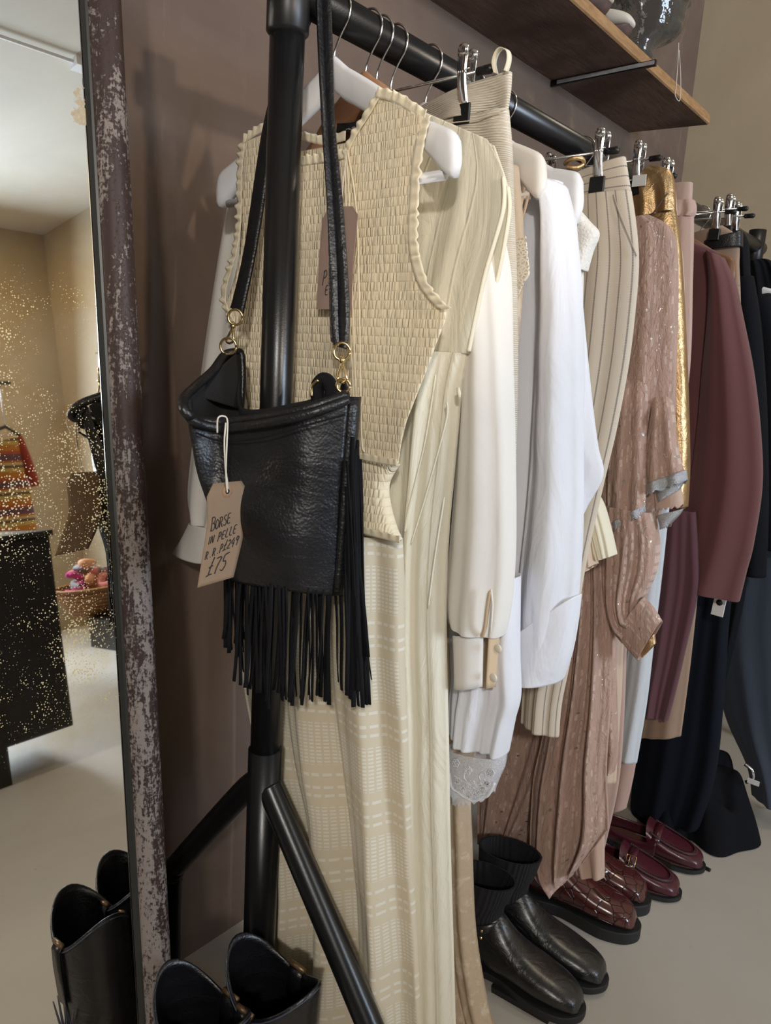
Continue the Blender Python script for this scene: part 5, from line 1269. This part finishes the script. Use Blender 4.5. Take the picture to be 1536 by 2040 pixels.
def cowboy_boot(label, c, yaw, h):
    d = Vector((math.sin(yaw), -math.cos(yaw), 0)); s = Vector((math.cos(yaw), math.sin(yaw), 0)); O = Vector((c[0], c[1], 0))-d*.08; fr = (O, d, s)
    t = thing('cowboy_boot', label, 'boot', O+d*.08, 'pair of black cowboy boots')
    n = 40; rings = []
    prof = [(.03, .060, .046, .05), (.08, .072, .052, .056), (.14, .078, .056, .056), (.24, .082, .064, .049), (.32, .083, .069, .050), (h, .083, .073, .050)]
    P = []
    for z, l0, hl, hw in prof:
        r = []
        for k in range(n):
            a = 2*math.pi*k/n; l = l0+math.cos(a)*hl; w = math.sin(a)*hw
            zz = z
            if z == h: zz = h-.045+.050*abs(math.cos(a))**1.6     # scalloped: high front and back, dipped at the pull straps
            elif z > .3: zz = z-.03+.03*abs(math.cos(a))
            r.append(O+d*l+s*w+Vector((0, 0, zz)))
        P.append(r)
    cols = [bez([r[j] for r in P], 5) for j in range(n)]; g = [[cols[j][i] for j in range(n)] for i in range(len(cols[0]))]
    b = MB(); b.grid(g, closeu=True); sh = b.build('shaft', M['cowboy_leather'], t, solid=.003)
    L = .27
    secs = [((L-.003, .014), (L-.005, .026), .008, .9), ((L-.012, .014), (L-.018, .040), .018, .9), ((L-.045, .016), (L-.055, .058), .034, .85), ((L-.09, .022), (L-.10, .075), .045, .85), ((.10, .03), (L-.135, .10), .044, .9), ((.03, .04), (.125, .14), .046, 1), ((.010, .06), (.130, .16), .050, 1)]
    b = MB(); g2 = ring_loft(secs, fr); b.grid(g2, closeu=True); b.f.append(tuple(range(21, -1, -1))); b.build('foot', M['cowboy_leather'], t)
    b = MB(); sole_mesh(b, sole_outline(L+.004, .046, .036, .6), fr, .006, .018); b.build('sole', M['sole'], t, smooth=False)
    b = MB(); sole_mesh(b, [Vector((p.x*.27, p.y*.9, 0)) for p in sole_outline(L, .038, .037)], fr, 0, .045); b.build('heel', M['sole'], t, smooth=False)
    for sg in (-1, 1):
        b = MB(); p = O+d*.083+s*sg*.050; g = []
        for q in [(.004, -.075), (.006, -.02), (.005, .008), (0, .016), (-.006, .008), (-.007, -.03)]:
            c0 = p+s*sg*q[0]+Vector((0, 0, h-.055+q[1])); g.append([c0-d*.013, c0+d*.013])
        b.grid(g); b.build('pull_strap', M['cowboy_leather'], t, solid=.003)
        b = MB(); p2 = p+Vector((0, 0, h-.0375)); b.tube([p2-d*.014, p2+d*.014], .004, 8); b.build('strap_rivet', plain('aged_brass_rivet', (.30, .2, .1), .4, .7) if sg > 0 and False else M['brass_old'], t)
    # stitched leaf on the near side
    b = MB()
    for sg in (-1, 1):
        for a in (-50, -25, 0, 25, 50):
            r = math.radians(a); p0 = O+d*.083+s*sg*.0515+Vector((0, 0, .20))
            pts = [p0+d*(math.sin(r)*q*.9)*1+Vector((0, 0, q*math.cos(r)))+s*sg*(.003*math.sin(q/.07*math.pi)) for q in (0, .025, .05, .075)]
            b.tube(bez([pts[0], pts[1]+d*.004, pts[3]], 4), .0011, 5); b.tube(bez([pts[0], pts[1]-d*.004, pts[3]], 4), .0011, 5)
        e = [O+d*(.083+math.cos(a)*.074)+s*sg*abs(math.sin(a))*.052+Vector((0, 0, h-.050+.050*abs(math.cos(a))**1.6)) for a in [math.pi*k/16 for k in range(17)]]
        b.tube(e, .0012, 5)
    b.build('stitching', M['stitch_blue'], t)
M['brass_old'] = plain('aged_brass', (.22, .14, .07), .4, .6)
M['stitch_blue'] = plain('dark_blue_stitching', (.05, .06, .085), .5)
cowboy_boot('black cowboy boot in front of the mirror frame, left of its pair', (.513, .690), .05, .40)
cowboy_boot('black cowboy boot beside the rack post, right of its pair', (.606, .657), .06, .405)

# ------------------------------------------------------------------ things on the shelf
def build_head():
    base = onZ(1270, 128, CAMZ+.787); base.y = max(base.y, .915)
    fd = Vector((.72, -.69, 0)); sd = Vector((.69, .72, 0))
    t = thing('glass_head', 'dark glass mannequin head standing at the front edge of the shelf', 'mannequin head', base)
    # (z, back, front, halfwidth) with the face on +front
    pr = [(.000, -.050, .030, .045), (.015, -.048, .026, .044), (.030, -.048, .026, .045), (.042, -.052, .050, .050), (.050, -.056, .070, .054), (.060, -.060, .080, .057), (.070, -.064, .082, .060), (.078, -.067, .078, .062), (.086, -.070, .086, .064), (.092, -.072, .082, .066), (.098, -.074, .086, .067), (.108, -.078, .084, .069), (.116, -.080, .100, .070), (.128, -.084, .102, .071), (.140, -.087, .090, .072), (.155, -.090, .084, .073), (.170, -.092, .088, .074), (.195, -.094, .090, .075), (.220, -.092, .082, .072), (.245, -.080, .062, .060), (.262, -.055, .034, .040), (.270, -.012, -.008, .004)]
    pr = [(z*1.22, a*1.28, b_*1.28, w_*1.22) for z, a, b_, w_ in pr]
    rings = []; n = 36
    for z, bk, fr_, hw in pr:
        zq = z/1.22
        c = (bk+fr_)/2; hl = (fr_-bk)/2; r = []
        narrow = 1 if not (.05 < z < .15) else 0
        for k in range(n):
            a = 2*math.pi*k/n; l = math.cos(a)*hl; w = math.sin(a)*hw
            if .082 < zq < .15 and math.cos(a) > .8:   # mouth / nose ridge only near the centre line
                mid = max(0, 1-abs(math.sin(a))*2.2); flat = .102
                l = min(l, flat-c)+max(0, l-(flat-c))*mid
            r.append(base+fd*(c+l)+sd*w+Vector((0, 0, z)))
        rings.append(r)
    b = MB(); b.grid(rings, closeu=True); b.f.append(tuple(range(n-1, -1, -1))); b.f.append(tuple(len(b.v)-n+k for k in range(n)))
    b.build('glass_form', M['glass'], t, sub=1)
    for sg in (-1, 1):
        b = MB(); c = base+fd*-.005+sd*sg*.091+Vector((0, 0, .165)); b.tube([c+fd*(.012*math.cos(a))+Vector((0, 0, .024*math.sin(a))) for a in [2*math.pi*k/16 for k in range(17)]], .005, 8); b.build('ear', M['glass'], t)
    p = base+fd*.09+Vector((0, 0, .10))
    q0, q1 = onY(1352, 85, base.y-.06), onY(1345, 190, base.y-.055)
    b = MB(); b.tube(bez([q0, onY(1350, 130, base.y-.058), onY(1347, 170, base.y-.056), q1, onY(1354, 200, base.y-.056), onY(1356, 160, base.y-.058), onY(1353, 100, base.y-.06)], 6), .0011, 6)
    tag(b.build('hanging_string', M['string'], None), 'thin pale string dangling from the glass head over the shelf edge', 'string')
build_head()
def shelf_shoe(label, toe, yaw):
    zt = CAMZ+.787
    L = .24; d = Vector((math.sin(yaw), -math.cos(yaw), 0)); s = Vector((math.cos(yaw), math.sin(yaw), 0)); O = Vector((toe[0], toe[1], zt))-d*L
    t = thing('cream_shoe', label, 'shoe', O+d*.1, 'cream shoes on the shelf')
    fr = (O, d, s); st = .022
    b = MB(); secs = [((L-.002, st+.004), (L-.003, st+.014), .014, .9), ((L-.010, st), (L-.014, st+.026), .028, .85), ((L-.04, st), (L-.045, st+.038), .040, .8), ((L-.08, st), (L-.09, st+.048), .043, .85), ((L-.13, st), (L-.14, st+.058), .038, .9), ((.05, st), (.07, st+.062), .034, .95), ((.0, st), (.02, st+.066), .030, 1)]
    g = ring_loft(secs, fr); b.grid(g, closeu=True); b.f.append(tuple(range(21, -1, -1))); b.build('upper', M['shoe_white'], t)
    b = MB(); secs = [((L-.020, .0), (L-.004, st+.006), .014, .9), ((L-.035, 0), (L-.012, st+.004), .030, .8), ((L-.06, 0), (L-.045, st+.003), .041, .7), ((L-.12, 0), (L-.12, st+.003), .042, .6), ((.06, 0), (.06, st+.003), .034, .6), ((0, 0), (0, st+.003), .03, .6)]
    g = ring_loft(secs, fr); b.grid(g, closeu=True); b.f.append(tuple(range(21, -1, -1))); b.f.append(tuple(len(b.v)-22+k for k in range(22))); b.build('sole', M['shoe_brown'], t)
zt = CAMZ+.787
p = onY(1262, 62, .866); shelf_shoe('cream shoe with a brown sole on the shelf, nearer the glass head', (p.x, .866), .06)
p = onY(1228, 10, .856); shelf_shoe('cream shoe with a brown sole on the shelf, left of the other one', (p.x-.02, .856), .06)

# ------------------------------------------------------------------ the room seen in the mirror
def build_cabinet():
    y = -1.05; r = mon(143, 1438, 2, .14); top = mon(105, 1066, 1, y).z
    x1 = 1.335; x0 = .60
    t = thing('black_cabinet', 'black metal cabinet on short legs, seen in the mirror', 'cabinet', (1.0, -1.25, 0))
    b = MB(); b.box((x0, -1.50, .14), (x1, y, top)); b.build('carcass', M['cabinet'], t, smooth=False, bevel=.006)
    for x in (x0+.03, x0+.36):
        b = MB(); b.box((x, y-.002, .17), (x+.33, y+.006, top-.06)); b.build('door', M['cabinet'], t, smooth=False, bevel=.003)
    b = MB(); b.box((x0-.01, -1.51, top), (x1+.01, y+.012, top+.022)); b.build('top_panel', M['cabinet'], t, smooth=False, bevel=.003)
    for x in (x0+.02, 1.03):
        for yy in (-1.48, y-.06):
            b = MB(); b.box((x, yy, 0), (x+.055, yy+.055, .14)); b.build('leg', M['cabinet'], t, smooth=False)
build_cabinet()
def build_basket():
    c = mon(200, 1212, 0, 2.55)
    bz = c.z-.02
    P1 = mon(262, 1245, 0, 2.45); 
    for lb_, cx, cy, w, dd, h in (('dark low box under the wicker basket, seen at the mirror edge', 2.58, -2.50, .30, .30, .20), ('dark low box beside the other one, seen in the mirror', 2.62, -2.90, .32, .34, .17)):
        b = MB(); b.box((cx-w/2, cy-dd/2, 0), (cx+w/2, cy+dd/2, h)); b.box((cx-w/2-.008, cy-dd/2-.008, h), (cx+w/2+.008, cy+dd/2+.008, h+.03))
        tag(b.build('storage_box', M['cabinet'], None, smooth=False, bevel=.004), lb_, 'box')
    cc = mon(196, 1215, 0, 2.60); x, y, z0 = 2.60, cc.y, .232; z0 = max(.205, cc.z-.10)
    b = MB(); b.lathe([(.001, z0), (.17, z0), (.21, z0+.06), (.25, z0+.13), (.27, z0+.19), (.262, z0+.19), (.24, z0+.13), (.19, z0+.05), (.001, z0+.02)], (x, y, 0), 32)
    bk = b.build('wicker_basket', M['wicker'], None); tag(bk, 'round wicker basket heaped with scarves, seen in the mirror', 'basket')
    b = MB(); b.tube([(x+.268*math.cos(a), y+.268*math.sin(a), z0+.19) for a in [2*math.pi*k/32 for k in range(33)]], .011, 8); b.build('rim', M['wicker'], bk)
    rnd = random.Random(5); nm = ['crimson', 'pink', 'peach', 'magenta', 'grey', 'mustard', 'black']
    place = ['at the back of', 'on the right of', 'on top of', 'over the front rim of', 'in the middle of', 'at the left of', 'deep in']
    for i in range(7):
        a = 2*math.pi*i/7+.4; cx, cy = x+.13*math.cos(a)*(.3 if i in (2, 4) else 1), y+.13*math.sin(a)*(.3 if i in (2, 4) else 1); b = MB(); pts = []
        for k in range(9): pts.append(Vector((cx+.11*math.sin(k*1.3+i)*.8, cy+.11*math.cos(k*1.1+i*2)*.8, z0+.19+.05*math.sin(k*.8+i)+(.05 if i in (2, 4) else 0)+.01*k)))
        b.tube(bez(pts, 5), [.03+.012*math.sin(q*.7+i) for q in range(41)], 10, flat=.6); tag(b.build('scarf', SC[i], None), '%s scarf %s the wicker basket' % (nm[i], place[i]), 'scarf')
build_basket()
def build_cardigan():
    y = -2.6
    def V(px, py, yy=y): return mon(px, py, 1, yy)
    t = thing('striped_cardigan', 'orange and purple striped knitted cardigan hanging, seen in the mirror', 'cardigan', V(30, 1060))
    Ls = [V(-60, 900), V(-62, 960), V(-65, 1010), V(-66, 1090), V(-66, 1160)]; Rs = [V(34, 868), V(46, 930), V(60, 985), V(73, 1060), V(76, 1150)]
    n = 30
    L, R = crv(Ls, n), crv(Rs, n); P = []
    for i in range(n+1):
        P.append([L[i].lerp(R[i], (1-math.cos(math.pi*k/20))/2)+Vector((0, (.05 if True else 0)*math.sin(math.pi*k/20)*(1 if k <= 20 else 1), 0)) for k in range(41)])
    b = MB(); b.grid(P); b.build('body', M['fairisle'], t, solid=.004)
    a = [V(36, 870), V(48, 905), V(60, 940), V(70, 968)]; b = MB(); b.tube(bez(a, 6), [.022+.01*math.sin(k*.15) for k in range(19)], 12); b.build('sleeve', M['red_knit'], t)
    b = MB(); b.tube([V(-70, 880), V(10, 850), V(40, 868)], .01, 8); b.build('hanger_arm', M['black_plastic'], t)
    top = V(10, 850); b = MB(); b.tube([top, top+Vector((0, 0, .25))], .004, 6); b.build('hanger_hook', M['chrome'], t)
    b = MB(); b.tube([V(-200, 770), top+Vector((.06, 0, .25))], .010, 12)
    tag(b.build('hanging_rail', M['black_steel'], None), 'dark wall rail from which the striped cardigan hangs', 'rail')
build_cardigan()
b = MB(); b.tube([(.95, -1.53, CEIL-.02), (2.92, -1.50, CEIL-.02)], .008, 8)
cd = tag(b.build('ceiling_conduit', M['white_plastic'], None), 'thin white conduit running along the ceiling, seen in the mirror', 'conduit')
p = mon(107, 170, 2, CEIL-.02); b = MB(); b.box((p.x-.03, -1.55, CEIL-.045), (p.x+.03, -1.48, CEIL)); b.build('junction_box', M['white_plastic'], cd, smooth=False)
